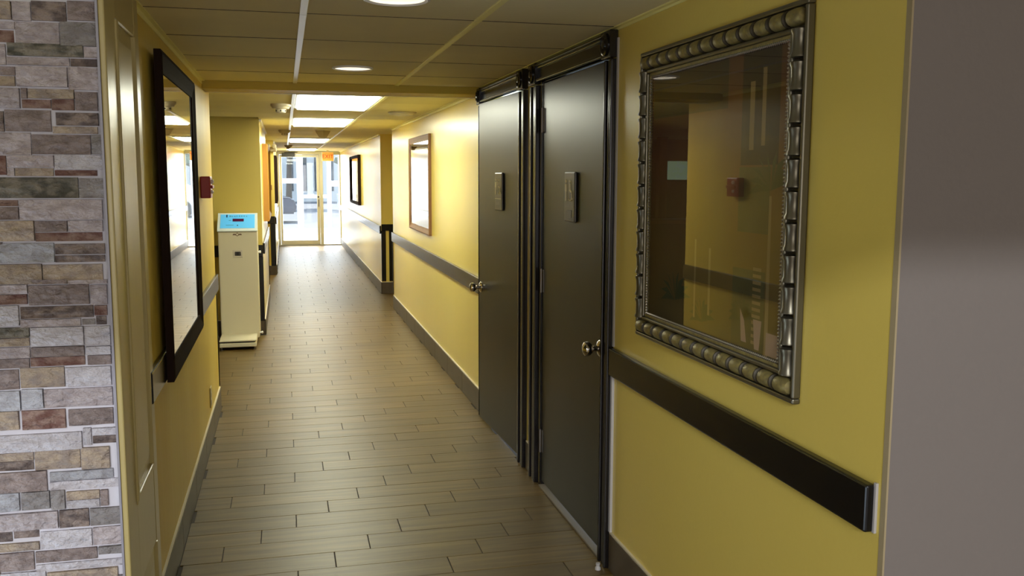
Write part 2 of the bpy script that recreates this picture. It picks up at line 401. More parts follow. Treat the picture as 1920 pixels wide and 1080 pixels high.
# ------------------------------------------------------------------ setting: ceiling
cl = MB(); cl.box(-4.4, 4.1, -0.5, YB0+0.1, H1+0.2, H1+0.26); cl.box(-4.4, RD+0.1, YB0+0.1, YEND+0.1, H2+0.12, H2+0.18)
ceiling = struct(cl.build('ceiling', M['deck']), 'low suspended ceiling of tan fibre tiles in white bars')
def tile_piece(x0, x1, y0, y1, z, hole=None):
    t = MB()
    if not hole: t.box(x0, x1, y0, y1, z, z+0.018)
    else:
        cx, cy_, r = hole; N = 32
        outer = []
        for i in range(N):
            a = 2*PI*i/N; dx, dy = math.cos(a), math.sin(a)
            s_ = min((x1-cx)/dx if dx > 1e-9 else (x0-cx)/dx if dx < -1e-9 else 9e9, (y1-cy_)/dy if dy > 1e-9 else (y0-cy_)/dy if dy < -1e-9 else 9e9)
            outer.append((cx+dx*s_, cy_+dy*s_))
        corners = [(x0, y0), (x1, y0), (x1, y1), (x0, y1)]
        V = {}
        for zz in (z, z+0.018):
            V[zz] = ([t.bm.verts.new((*p, zz)) for p in outer], [t.bm.verts.new((cx+r*math.cos(2*PI*i/N), cy_+r*math.sin(2*PI*i/N), zz)) for i in range(N)])
            O, I = V[zz]
            for i in range(N):
                j = (i+1) % N; t.bm.faces.new((O[i], O[j], I[j], I[i]))
                for c_ in corners:   # fill the corner between two rim points on different sides
                    p, q = outer[i], outer[j]
                    if abs(p[0]-q[0]) > 1e-6 and abs(p[1]-q[1]) > 1e-6 and (abs(p[0]-c_[0]) < 1e-6 or abs(p[1]-c_[1]) < 1e-6) and (abs(q[0]-c_[0]) < 1e-6 or abs(q[1]-c_[1]) < 1e-6):
                        t.bm.faces.new((O[i], t.bm.verts.new((*c_, zz)), O[j]))
        for i in range(N):
            j = (i+1) % N; t.bm.faces.new((V[z][1][i], V[z][1][j], V[z+0.018][1][j], V[z+0.018][1][i]))
    return t.build('ceiling_tile', M['tile'], ceiling)
BX1, BX2 = 0.078, 0.686
DL = [(0.355, 2.98), (0.358, 4.93), (0.357, 1.03)]
rows1 = [-0.5, 0.14, 0.78, 1.42, 2.06, 2.70, 3.34, 3.97, 4.61, 5.26, YB0]
for y0, y1 in zip(rows1, rows1[1:]):
    lo = XL if y0 >= 2.6 else -3.0; hi = XR if y0 >= 1.6 else 4.0
    cols = [(BX1+0.009, BX2-0.009), (BX2+0.009, min(hi, 1.29)), (BX1-0.6, BX1-0.009)]
    if lo < -1: cols += [(-3.0, -1.75), (-1.74, -1.14), (-1.13, -0.53)]
    if hi > 2: cols += [(1.30, 1.90), (1.91, 2.51), (2.52, 4.0)]
    for a, b in cols:
        a, b = max(a, lo), min(b, hi)
        if b-a < 0.03: continue
        hole = None
        for dx, dy in DL:
            if a < dx < b and y0 < dy < y1: hole = (dx, dy, 0.094)
        dj = 0.0 if a > 0 else random.uniform(-0.01, 0.02) if y0 > 3 else 0
        tile_piece(a, b, y0+0.003, y1-0.003, H1+random.uniform(0, 0.0012), hole)
        if y1 < YB0-0.1: box('seam_strip', M['deck'], (a, b, y1-0.003, y1+0.003, H1-0.0004, H1+0.02), ceiling)  # dark strip fills the tile gap in place of its shade
rows2 = [YB1]; y = 6.38
LIGHTS = [(6.37, 7.68), (8.98, 10.30), (13.95, 15.4), (19.2, 20.4)]
while y < YEND-0.2: rows2.append(y); y += 0.655
rows2.append(YEND)
for y0, y1 in zip(rows2, rows2[1:]):
    ym = (y0+y1)/2
    a0 = -0.86 if 6.34 < ym < 9.3 else XL if ym < 6.4 else XL2 if ym < 12.25 else -0.62 if ym < 14.9 else XL3
    b0 = RD if 10.83 < ym < 12.2 else XR
    for a, b in ((a0, BX1-0.009), (BX1+0.009, BX2-0.009), (BX2+0.009, b0)):
        if a > 0 and a < 0.5 and any(l0-0.05 < ym < l1+0.05 for l0, l1 in LIGHTS): continue
        tile_piece(a, b, y0+0.002, y1-0.002, H2+random.uniform(0, 0.0012))
        if y1 < YEND-0.1: box('seam_strip', M['tan'], (a, b, y1-0.0018, y1+0.0018, H2+0.0013, H2+0.02), ceiling)  # tan strip stands in for the fainter shaded gap
for x, m in ((BX1, 'bar'), (BX2, 'bar_yel')):
    for ya, yb, z in ((-0.5, 3.34, H1), (3.345, 5.795, H1), (YB1, 9.9, H2), (9.905, 13.4, H2), (13.405, 17.0, H2), (17.005, YEND, H2)):
        box('ceiling_bar', M[m], (x-0.0125, x+0.0125, ya, yb, z-0.005, z+0.03), ceiling, 0.001)
# side room ceiling
for x0, x1 in ((-4.3, -3.2), (-3.19, -2.0), (-1.99, -0.87)):
    for y0, y1 in ((6.34, 8.4), (8.41, 10.5), (10.51, 12.6)): tile_piece(x0, x1, y0, y1, H2)
# wall angles
wa = MB(); wa.box(XL, XL+0.018, 2.7, YB0, H1-0.004, H1+0.002); wa.box(XL, XL+0.003, 2.7, YB0, H1-0.022, H1)
struct(wa.build('trim_2', M['bar_yel']), 'thin metal angle along the top of the left wall')
wa = MB(); wa.box(XR-0.018, XR, 1.65, YB0, H1-0.004, H1+0.002); wa.box(XR-0.003, XR, 1.65, YB0, H1-0.012, H1)
wa.box(XR-0.02, XR, YB1, 10.83, H2-0.004, H2+0.002); wa.box(XR-0.004, XR, YB1, 10.83, H2-0.02, H2)
wa.box(XR-0.02, XR, 12.2, YEND, H2-0.02, H2+0.002)
struct(wa.build('trim_3', M['bar_yel']), 'thin metal angle along the top of the right wall')
wa = MB(); wa.box(XL2, XL2+0.02, 9.3, 12.25, H2-0.022, H2+0.002); wa.box(XL3, XL3+0.02, 15.0, YEND, H2-0.022, H2+0.002)
struct(wa.build('trim_4', M['bar']), 'white metal angle along the top of the far left wall')
bmb = MB(); bmb.box(XL, XR, YB0, YB1, ZB, H1+0.12, 0.003)
struct(bmb.build('trim_5', M['beam']), 'shallow tan beam crossing the ceiling')
struct(box('trim_6', M['ivory'], (XL, XR, YB1-0.006, YB1+0.012, ZB-0.003, H2+0.01)), 'pale edge strip along the far side of the ceiling beam')

# ------------------------------------------------------------------ black rails, corner strips, base tiles
def rail(name, label, dims, end_cap=False):
    r = box(name, M['black'], dims, None, 0.005, 2); return struct(r, label)
r = rail('trim_7', 'black chair rail under the large gilt picture', (XR-0.024, XR, 1.685, 3.322, 0.787, 0.893))
box('caulk_line', M['caulk'], (XR-0.006, XR+0.001, 1.678, 1.686, 0.787, 0.898), r)
rail('trim_8', 'black chair rail below the oak framed mirror', (XR-0.022, XR, 5.80, 10.82, 0.79, 0.895))
rail('trim_9', 'black chair rail beyond the right recess', (XR-0.022, XR, 12.205, YEND-0.05, 0.79, 0.895))
rail('trim_10', 'black chair rail passing under the tall dark mirror', (XL, XL+0.020, 3.17, 6.33, 0.80, 0.905))
rail('trim_11', 'black chair rail left of the alcove corner', (XL2, XL2+0.02, 9.30, 12.24, 0.79, 0.895))
rail('trim_12', 'black chair rail near the entrance on the left', (XL3, XL3+0.02, 15.0, YEND-0.05, 0.79, 0.895))
def corner(name, label, boxes):
    m = MB()
    for b in boxes: m.box(*b, 0.003)
    return struct(m.build(name, M['black']), label)
corner('trim_13', 'black corner strip at the end of the mirror wall', [(XL-0.05, XL+0.006, 6.34, 6.352, 0.155, 0.80), (XL-0.3, XL+0.01, 6.34, 6.356, 0.80, 0.90)])
corner('trim_14', 'black rail and corner strip on the alcove back wall', [(-0.85, XL2, 9.284, 9.3, 0.765, 0.877), (XL2-0.042, XL2+0.002, 9.285, 9.3, 0.135, 0.765)])
corner('trim_15', 'black strips edging the end of wall before the entrance', [(-0.62, XL3, 14.884, 14.9, 0.80, 0.915), (XL3-0.075, XL3+0.002, 14.885, 14.9, 0.145, 0.80)])
corner('trim_16', 'black rail and uprights on the recess end wall', [(XR+0.002, RD, 12.184, 12.2, 0.83, 0.915), (XR-0.002, XR+0.055, 12.185, 12.2, 0.165, 0.83), (XR+0.098, XR+0.16, 12.185, 12.2, 0.165, 0.83)])
corner('trim_17', 'thin black corner strip at the recess mouth', [(XR-0.008, XR+0.03, 10.83, 10.845, 0.165, 0.80)])
corner('trim_18', 'thin black strip at the end of the second left wall', [(XL2-0.03, XL2+0.008, 12.25, 12.262, 0.12, 0.80)])
def baseboard(name, label, runs, h):
    m = MB()
    for axis, fixed, a, b, side in runs:
        if axis == 'y': m.box(fixed, fixed+side*0.006, a, b, 0.0, h-0.004)
        else: m.box(a, b, fixed, fixed+side*0.006, 0.0, h-0.004)
    base = struct(m.build(name, M['grout']), label)
    cap = MB()
    for axis, fixed, a, b, side in runs:
        n = max(1, round((b-a)/0.6)); L = (b-a)/n
        for i in range(n):
            p, q = a+i*L+0.001, a+(i+1)*L-0.002
            if axis == 'y': box('base_tile', M['base'], (fixed, fixed+side*0.011, p, q, 0.001, h), base, 0.0015)
            else: box('base_tile', M['base'], (p, q, fixed, fixed+side*0.011, 0.001, h), base, 0.0015)
        if axis == 'y': cap.box(fixed, fixed+side*0.009, a, b, h, h+0.006)
        else: cap.box(a, b, fixed, fixed+side*0.009, h, h+0.006)
    cap.build('caulk_line', M['ivory'], base)
    return base
baseboard('baseboard_right', 'brown tile baseboard along the right yellow wall',
          [('y', XR, 1.66, 3.325, -1), ('y', XR, 4.545, 4.632, -1), ('y', XR, 5.82, 10.83, -1), ('y', XR, 12.2, YEND-0.05, -1), ('x', 12.2, XR, RD, -1), ('y', RD, 10.83, 12.19, -1)], 0.150)
baseboard('baseboard_left', 'brown tile baseboard along the left yellow wall',
          [('y', XL, 2.70, 6.34, 1), ('x', 9.3, -0.85, XL2, -1), ('y', XL2, 9.3, 12.25, 1), ('x', 14.9, -0.62, XL3, -1), ('y', XL3, 15.0, YEND-0.05, 1)], 0.145)

# ------------------------------------------------------------------ stone clad wall on the left
YS = 2.67
sw = struct(box('wall_stone', M['stonegrout'], (-3.0, XL-0.004, YS, YS+0.14, 0, H1+0.03)), 'wall clad in split ledger stones in greys, tans and rust')
STONES = "-687,-664,1942,1988,T;-663,-619,1940,1989,L;-618,-535,1942,1992,D;-533,-461,1946,1996,P;-689,-658,1918,1937,L;-690,-662,1885,1916,R;-659,-554,1884,1939,L;-553,-465,1881,1943,G;-680,-499,1852,1885,O;-497,-464,1852,1880,L;-693,-683,1828,1881,L;-683,-533,1829,1850,L;-532,-464,1829,1850,D;-695,-663,1802,1825,P;-697,-665,1775,1801,T;-662,-540,1775,1827,L;-539,-466,1769,1828,L;-699,-656,1719,1771,L;-653,-638,1744,1772,P;-637,-526,1745,1770,T;-653,-583,1720,1743,R;-582,-527,1716,1745,R;-525,-470,1716,1765,P;-703,-697,1659,1712,D;-695,-585,1660,1716,P;-574,-470,1677,1711,D;-583,-473,1656,1675,T;-706,-636,1600,1658,L;-635,-492,1602,1654,P;-490,-460,1603,1655,G;-709,-698,1548,1599,R;-696,-584,1568,1600,L;-678,-586,1545,1567,T;-697,-679,1545,1567,L;-583,-462,1563,1602,W;-584,-480,1546,1562,R;-712,-528,1488,1543,O;-526,-464,1488,1541,G;-715,-676,1467,1484,R;-716,-675,1432,1466,P;-673,-471,1431,1485,L;-719,-640,1376,1430,T;-638,-560,1399,1429,P;-558,-472,1399,1430,L;-640,-475,1374,1398,R;-722,-719,1325,1374,D;-718,-595,1319,1371,B;-594,-470,1339,1368,D;-595,-471,1318,1337,D;-725,-627,1263,1316,T;-626,-478,1261,1313,T;-727,-674,1264,1276,L;-672,-567,1261,1274,P;-566,-468,1259,1271,L;-728,-665,1237,1262,L;-729,-667,1209,1236,R;-664,-515,1205,1259,P;-513,-470,1202,1257,L;-732,-689,1153,1207,W;-687,-507,1169,1202,D;-505,-472,1173,1201,R;-688,-539,1147,1168,L;-537,-504,1149,1165,G;-502,-475,1148,1172,D;-734,-667,1121,1148,O;-736,-668,1097,1120,T;-665,-534,1095,1146,W;-533,-467,1092,1145,W;-738,-668,1065,1095,L;-739,-671,1038,1064,P;-666,-534,1066,1093,P;-670,-534,1040,1065,R;-531,-467,1067,1090,W;-529,-468,1039,1065,P;-742,-699,981,1035,P;-697,-587,983,1038,T;-585,-470,982,1035,W;-745,-698,924,978,B;-696,-642,927,980,B;-641,-469,926,977,L;-748,-705,872,923,T;-699,-590,869,922,R;-584,-470,873,919,P;-751,-552,809,857,W;-549,-528,817,866,W;-527,-466,819,841,D;-526,-465,843,864,W;-754,-675,785,808,T;-755,-676,758,784,D;-674,-559,755,808,T;-557,-484,751,811,T;-758,-645,698,754,P;-639,-477,722,748,B;-640,-459,695,720,W;-761,-716,647,698,B;-712,-641,647,697,G;-639,-603,643,697,G;-600,-515,666,690,T;-602,-516,641,664,W;-514,-493,644,689,P;-764,-623,591,639,L;-621,-545,589,639,D;-543,-463,589,638,G;-767,-740,561,594,D;-738,-673,567,591,D;-768,-674,533,556,T;-671,-540,532,582,W;-538,-462,532,583,L;-771,-689,477,529,P;-686,-529,494,527,P;-526,-464,505,527,G;-686,-462,468,489,W;-660,-478,436,465,T;-773,-662,452,473,W"
def stone(x0, x1, z0, z1, key):
    x0 += 0.0009; x1 -= 0.0009; z0 += 0.0006; z1 -= 0.0006
    if x1-x0 < 0.006 or z1-z0 < 0.005: return
    proud = random.uniform(0.006, 0.013) - (0.003 if key in 'DR' else 0)
    nx = max(2, min(5, int((x1-x0)/0.035)+1)); nz = 2 if z1-z0 > 0.03 else 1
    bm = MB(); g = []
    for j in range(nz+1):
        row = []
        for i in range(nx+1):
            edge = i in (0, nx) or j in (0, nz)
            dy = random.uniform(-0.003, 0.002) - (0 if edge else 0.0025)
            row.append(bm.bm.verts.new((x0+(x1-x0)*i/nx + (0 if i in (0, nx) else random.uniform(-.004, .004)), YS-proud+dy, z0+(z1-z0)*j/nz)))
        g.append(row)
    for j in range(nz):
        for i in range(nx): bm.bm.faces.new((g[j][i], g[j][i+1], g[j+1][i+1], g[j+1][i]))
    rim = g[0] + [g[j][nx] for j in range(1, nz+1)] + g[nz][-2::-1] + [g[j][0] for j in range(nz-1, 0, -1)]
    back = [bm.bm.verts.new((v.co.x, YS+0.004, v.co.z)) for v in rim]
    n = len(rim)
    for i in range(n): bm.bm.faces.new((rim[i], rim[(i+1) % n], back[(i+1) % n], back[i]))
    bm.build('stone', SM[key], sw)
for rec in STONES.split(';'):
    a, b, c, d, k = rec.split(','); a, b, c, d = (int(v)/1000 for v in (a, b, c, d))
    if b > XL-0.012: b = XL-0.008
    if a < -0.773+((c+d)/2-0.473)*0.0581+0.006: a = -0.776   # stones cut by the picture's edge run on to the next ones
    stone(a, b, c, d, k)
# courses carried on beyond the frame's edge and down to the floor
z = 0.002; keys = 'LLWTPGBDRLTWP'
while z < H1-0.01:
    hgt = random.choice((0.024, 0.040, 0.042))
    xe = -0.005+XL if z < 0.44 or z > 1.995 else -0.775
    x = -1.15 if z < 1.99 else -1.0
    if hgt+z > 0.44 and z < 0.44: hgt = 0.44-z
    while x < xe-0.01:
        L = random.uniform(0.09, 0.19); e = min(x+L, xe)
        if xe-e < 0.03: e = xe
        stone(x, e, z, min(z+hgt, H1), random.choice(keys)); x = e
    z += hgt
box('edge_trim', mat('brushed_edge_trim', (0.30, 0.29, 0.33), 0.5, metal=0.3), (XL-0.008, XL-0.002, YS-0.026, YS+0.02, 0, H1), sw)

# ------------------------------------------------------------------ cream panelled casing between stone and yellow wall
Y0c, Y1c, XF = 2.646, 3.235, XL+0.014
c = MB(); c.box(XL-0.001, XF-0.010, Y0c+0.002, Y1c-0.002, 0.001, H1-0.001)
casing = struct(c.build('trim_19', M['cream']), 'cream painted panelled casing beside the stone wall')
for dims in ((XL-0.002, XF, Y0c, Y0c+0.160, 0, H1), (XL-0.01, XF, Y1c-0.085, Y1c, 0, H1)): box('stile', M['cream'], dims, casing, 0.004, 2)
for z0, z1 in ((0, 0.12), (0.345, 0.60), (1.975, H1)): box('rail', M['cream'], (XL-0.01, XF-0.001, Y0c+0.160, Y1c-0.085, z0, z1), casing, 0.004)
bd = MB(); 
for z0, z1 in ((0.12, 0.345), (0.60, 1.975)):
    bd.box(XL, XF+0.006, Y0c+0.150, Y0c+0.178, z0, z1, 0.005, 2); bd.box(XL, XF+0.003, Y1c-0.095, Y1c-0.075, z0, z1, 0.004, 2)
    bd.box(XL, XF+0.003, Y0c+0.150, Y1c-0.075, z0-0.01, z0+0.012, 0.004, 2)
bd.build('panel_moulding', M['cream'], casing)
for z0, z1 in ((0.12, 0.345), (0.60, 1.975)):
    ya, yb, zc, zd = Y0c+0.178, Y1c-0.095, z0+0.012, z1
    p = MB(); xa, xb = XF-0.010, XF-0.002; s_ = 0.05
    A = [(xa, ya, zc), (xa, yb, zc), (xa, yb, zd), (xa, ya, zd)]; B = [(xb, ya+s_, zc+s_), (xb, yb-s_, zc+s_), (xb, yb-s_, zd-s_), (xb, ya+s_, zd-s_)]
    p.quad(*B)
    for i in range(4): p.quad(A[i], A[(i+1) % 4], B[(i+1) % 4], B[i])
    p.build('raised_panel', M['cream'], casing)

# ------------------------------------------------------------------ tall dark mirror on the left wall
def wall_mirror(name, label, xw, side, y0, y1, z0, z1, fw, depth, fm, gm, cat='mirror', inner=0.012, group=None):
    """side=+1: hangs on a left wall (faces +x); -1: on a right wall"""
    t = thing(name, (xw, (y0+y1)/2, z0), label, cat, group)
    X = lambda d: xw+side*d
    def bar(pts, nm='frame_bar'):   # mitred bar: outer quad -> inner quad with a sloped profile
        m = MB(); (a, b), (c_, d_) = pts   # a,b outer corners; c,d inner corners (y,z)
        prof = [(a, b, 0.0), (a, b, depth*0.85), ((a[0]*.8+c_[0]*.2, a[1]*.8+c_[1]*.2), (b[0]*.8+d_[0]*.2, b[1]*.8+d_[1]*.2), depth),
                ((a[0]*.3+c_[0]*.7, a[1]*.3+c_[1]*.7), (b[0]*.3+d_[0]*.7, b[1]*.3+d_[1]*.7), depth*0.7), (c_, d_, depth*0.62), (c_, d_, 0.0)]
        V = [(m.bm.verts.new((X(h), p[0], p[1])), m.bm.verts.new((X(h), q[0], q[1]))) for p, q, h in prof]
        for i in range(len(V)):
            j = (i+1) % len(V); m.bm.faces.new((V[i][0], V[i][1], V[j][1], V[j][0]))
        m.bm.faces.new([v[0] for v in V]); m.bm.faces.new([v[1] for v in V][::-1])
        m.build(nm, fm, t)
    O = [(y0, z0), (y1, z0), (y1, z1), (y0, z1)]; I = [(y0+fw, z0+fw), (y1-fw, z0+fw), (y1-fw, z1-fw), (y0+fw, z1-fw)]
    for i in range(4):
        j = (i+1) % 4; bar(((O[i], O[j]), (I[i], I[j])))
    box('mirror_glass' if gm is M['mirror'] else 'picture_print', gm, (X(0.002), X(depth*0.5), y0+fw-0.004, y1-fw+0.004, z0+fw-0.004, z1-fw+0.004), t)
    return t, I
wall_mirror('wall_mirror', 'tall mirror in a thick dark wood frame beside the stone wall', XL+0.021, 1, 3.53, 4.80, 0.795, 1.99, 0.075, 0.028, M['dkwood'], M['mirror'])
wall_mirror('wall_mirror', 'mirror in a narrow brown wooden frame beyond the restroom doors', XR, -1, 7.89, 9.19, 1.035, 1.905, 0.055, 0.026, M['oak'], M['mirror'])
wall_mirror('wall_mirror', 'brown framed mirror on the left wall beyond the weighing scale', XL2, 1, 10.25, 11.9, 1.06, 1.88, 0.07, 0.06, mat('orange_oak_frame', (0.40, 0.19, 0.03), 0.45), M['mirror'])
wall_mirror('framed_picture', 'dark framed glossy picture on the right wall near the entrance', XR, -1, 15.4, 17.35, 1.06, 1.885, 0.05, 0.05, M['dkwood'],
            mat('dark_glossy_print', (0.03, 0.03, 0.03), 0.06, coat=1.0, coat_rough=0.02), 'picture')
wall_mirror('framed_picture', 'dark framed picture on the left wall near the entrance', XL3, 1, 15.3, 16.6, 1.10, 1.86, 0.05, 0.045, M['dkwood'],
            mat('dark_glossy_print_two', (0.04, 0.035, 0.04), 0.08, coat=1.0, coat_rough=0.02), 'picture')

# ------------------------------------------------------------------ large gilt picture on the right
PY0_, PY1_, PZ0, PZ1 = 1.998, 3.055, 0.993, 1.967
pic = thing('framed_picture', (XR, (PY0_+PY1_)/2, PZ0), 'large picture under glass in a silver-gold bamboo style frame', 'picture')
def ring(name, m, off0, off1, x0, x1, bev):
    a, b = off0, off1
    for d in ((PY0_+a, PY1_-a, PZ0+a, PZ0+b), (PY0_+a, PY1_-a, PZ1-b, PZ1-a), (PY0_+a, PY0_+b, PZ0+b, PZ1-b), (PY1_-b, PY1_-a, PZ0+b, PZ1-b)):
        box(name, m, (x0, x1, *d), pic, bev, 2)
ring('frame_back', M['frame_dark'], 0.010, 0.078, XR-0.012, XR, 0.002)
ring('outer_moulding', M['frame_pewter'], 0.0, 0.014, XR-0.022, XR, 0.004)
ring('inner_moulding', M['frame_pewter'], 0.062, 0.074, XR-0.024, XR-0.010, 0.004)
ring('sight_edge', M['frame_gold'], 0.074, 0.084, XR-0.017, XR-0.006, 0.002)
seg_r = 0.0225; nseg = 13
def bamboo(L, m, name):
    pr = [(0.0145, 0.0), (seg_r, 0.003), (seg_r, 0.008), (seg_r*0.86, 0.016), (seg_r*0.84, L/2), (seg_r*0.86, L-0.016), (seg_r, L-0.008), (seg_r, L-0.003), (0.0145, L)]
    return pr
off_c = 0.038
hy0, hy1 = PY0_+0.016, PY1_-0.016; L = (hy1-hy0)/nseg
bm_ = MB(); bm_.lathe([(0.003, 0.001), (0.016, 0.004), (0.0205, 0.012), (0.0220, L/2-0.005), (0.0205, L-0.022), (0.016, L-0.014), (0.003, L-0.011)], 1, (0, 0, 0), 14); hs = bm_.build('bamboo_segment', M['frame_gold'], None, True); hs.parent = pic
first = True
for zc in (PZ0+off_c, PZ1-off_c):
    for i in range(nseg):
        loc = Vector((XR-0.016, hy0+i*L+0.003, zc)) - pic.location
        if first: hs.location = loc; first = False
        else: copy_part(hs, 'bamboo_segment', pic, loc)
rg = MB(); rg.lathe([(0.0195, 0.0), (0.0215, 0.0015), (0.0215, 0.0065), (0.0195, 0.008)], 1, (0, 0, 0), 14); rg = rg.build('node_ring', M['frame_dark'], None, True); rg.parent = pic
first = True
for zc in (PZ0+off_c, PZ1-off_c):
    for i in range(1, nseg):
        loc = Vector((XR-0.016, hy0+i*L-0.0055, zc)) - pic.location
        if first: rg.location = loc; first = False
        else: copy_part(rg, 'node_ring', pic, loc)
vz0, vz1 = PZ0+0.062, PZ1-0.062; L = (vz1-vz0)/11
bm_ = MB(); bm_.lathe(bamboo(L-0.006, None, ''), 2, (0, 0, 0), 12); vs_ = bm_.build('bamboo_segment', M['frame_pewter'], None, True); vs_.parent = pic
first = True
for yc in (PY0_+off_c, PY1_-off_c):
    for i in range(11):
        loc = Vector((XR-0.016, yc, vz0+i*L+0.003)) - pic.location
        if first: vs_.location = loc; first = False
        else: copy_part(vs_, 'bamboo_segment', pic, loc)
bd = MB()
def octa(x, y, z, r):
    vs = [bd.bm.verts.new((x+a*r, y+b*r, z+c_*r)) for a, b, c_ in ((1, 0, 0), (-1, 0, 0), (0, 1, 0), (0, -1, 0), (0, 0, 1), (0, 0, -1))]
    for q in ((0, 2, 4), (2, 1, 4), (1, 3, 4), (3, 0, 4), (2, 0, 5), (1, 2, 5), (3, 1, 5), (0, 3, 5)): bd.bm.faces.new([vs[i] for i in q])
o_ = 0.088; sx = 0.0095
y = PY0_+o_
while y < PY1_-o_: octa(XR-0.016, y, PZ0+o_, 0.0048); octa(XR-0.016, y, PZ1-o_, 0.0048); y += sx
z = PZ0+o_
while z < PZ1-o_: octa(XR-0.016, PY0_+o_, z, 0.0048); octa(XR-0.016, PY1_-o_, z, 0.0048); z += sx
tag(bd.build('bead_trim', M['bead'], pic), kind='stuff')
i0 = 0.084
prt = box('picture_print', M['print'], (XR-0.006, XR-0.002, PY0_+i0-0.004, PY1_-i0+0.004, PZ0+i0-0.004, PZ1-i0+0.004), pic)
XPp = XR-0.0066
def paint(m, polys, lift=0.0, name='painted_detail'):
    b = MB()
    for pts in polys: b.quad(*[(XPp-lift, p[0], p[1]) for p in pts])
    return tag(b.build(name, m, prt), kind='stuff')
R4 = lambda y0, y1, z0, z1: [(y0, z0), (y1, z0), (y1, z1), (y0, z1)]
paint(M['pr_dark'], [R4(2.135, 2.335, 1.58, 1.90), R4(2.42, 2.96, 1.74, 1.90)])
paint(M['pr_ochre'], [R4(2.205, 2.225, 1.63, 1.83), R4(2.265, 2.290, 1.62, 1.80)], 0.0003)
paint(M['pr_olive'], [R4(2.17, 2.34, 1.40, 1.575), R4(2.18, 2.36, 1.08, 1.30)], 0.0001)
paint(M['pr_ochre'], [R4(2.20, 2.245, 1.30-0.018*i, 1.309-0.018*i) for i in range(12)] + [[(2.155, 1.08), (2.175, 1.08), (2.172, 1.50), (2.160, 1.50)], R4(2.60, 2.612, 1.12, 1.36), R4(2.50, 2.514, 1.14, 1.34)], 0.0004)
fr = []
for cy_, cz_, s_ in ((2.166, 1.52, 0.13), (2.30, 1.16, 0.08), (2.75, 1.16, 0.12), (2.55, 1.12, 0.09)):
    for i in range(9):
        a = PI*(i-0.5)/8; ey, ez = cy_+s_*math.cos(a), cz_+s_*0.75*math.sin(a)
        fr.append([(cy_, cz_-0.006), ((cy_+ey)/2+0.008, (cz_+ez)/2+0.020), (ey, ez), ((cy_+ey)/2-0.006, (cz_+ez)/2)])
paint(M['pr_green'], fr, 0.0003)
paint(M['pr_pink'], [R4(2.095, 2.165, 1.085, 1.145), [(2.20, 1.09), (2.225, 1.09), (2.235, 1.17), (2.19, 1.17)], [(2.27, 1.10), (2.30, 1.10), (2.31, 1.19), (2.285, 1.16)]], 0.0005)
box('glass_pane', M['picglass'], (XR-0.0125, XR-0.0105, PY0_+i0-0.003, PY1_-i0+0.003, PZ0+i0-0.003, PZ1-i0+0.003), pic)

# ------------------------------------------------------------------ restroom doors
def knob(parent, x, y, z):
    k = MB(); k.lathe([(0.033, 0.0), (0.033, -0.004), (0.026, -0.010), (0.012, -0.014), (0.011, -0.030), (0.018, -0.036), (0.027, -0.046), (0.030, -0.056), (0.027, -0.066), (0.016, -0.073), (0.004, -0.075)], 0, (x, y, z), 24)
    return k.build('knob', M['chrome'], parent, True)
def pictogram(t, x, y, z, s, m, wheel):
    """flat raised figures on a plaque facing -x ; y decreases to the picture's right"""
    b = MB(); d = 0.0016
    if not wheel:
        b.lathe([(0.16*s, 0), (0.16*s, -d)], 0, (x, y, z+0.80*s), 12)
        b.poly_prism([(y+0.20*s, z+0.58*s), (y-0.20*s, z+0.58*s), (y-0.24*s, z-0.05*s), (y-0.14*s, z-0.05*s), (y-0.12*s, z-0.85*s), (y-0.02*s, z-0.85*s), (y, z-0.1*s), (y+0.02*s, z-0.85*s), (y+0.12*s, z-0.85*s), (y+0.14*s, z-0.05*s), (y+0.24*s, z-0.05*s)], 0, x-d, x)
    else:
        b.lathe([(0.12*s, 0), (0.12*s, -d)], 0, (x, y+0.1*s, z+0.80*s), 12)
        b.poly_prism([(y+0.16*s, z+0.62*s), (y+0.02*s, z+0.62*s), (y-0.02*s, z+0.02*s), (y-0.36*s, z+0.02*s), (y-0.50*s, z-0.60*s), (y-0.62*s, z-0.56*s), (y-0.62*s, z-0.70*s), (y-0.40*s, z-0.76*s), (y-0.26*s, z-0.12*s), (y+0.13*s, z-0.12*s)], 0, x-d, x)
        N = 16; pts = []
        for i in range(N+1):
            a = math.radians(60+260*i/N); pts.append((y+0.02*s+0.44*s*math.cos(a), z-0.36*s+0.44*s*math.sin(a)))
        for p, q in zip(pts, pts[1:]): b.tube((x-d/2, *p), (x-d/2, *q), 0.045*s, 4)
    b.build('symbol', m, t)
def plaque(door, x, yc, z0, z1, wd, figures, lower):
    p = MB(); p.box(x-0.012, x, yc-wd/2, yc+wd/2, z0, z1, 0.006, 2); pl = p.build('sign', M['sign'], door)
    xs = x-0.012; zc = z0+(z1-z0)*0.62
    for f in figures: pictogram(pl, xs, yc+f[0]*wd, zc+0.008*(f[1]), 0.052, M['signlite'], f[2])
    lb = MB(); lb.box(xs-0.001, xs, yc-wd*0.42, yc+wd*0.42, z0+0.066, z0+0.069); lb.build('divider', M['signmid'], pl)
    if lower == 'bars':
        lb = MB(); lb.box(xs-0.001, xs, yc-wd*0.30, yc+wd*0.34, z0+0.030, z0+0.048); lb.build('raised_line', M['signmid'], pl)
    else:
        lb = MB(); lb.box(xs-0.001, xs, yc-wd*0.22, yc+wd*0.22, z0+0.020, z0+0.052, 0.0004); lb.build('raised_square', M['signmid'], pl)
    return pl
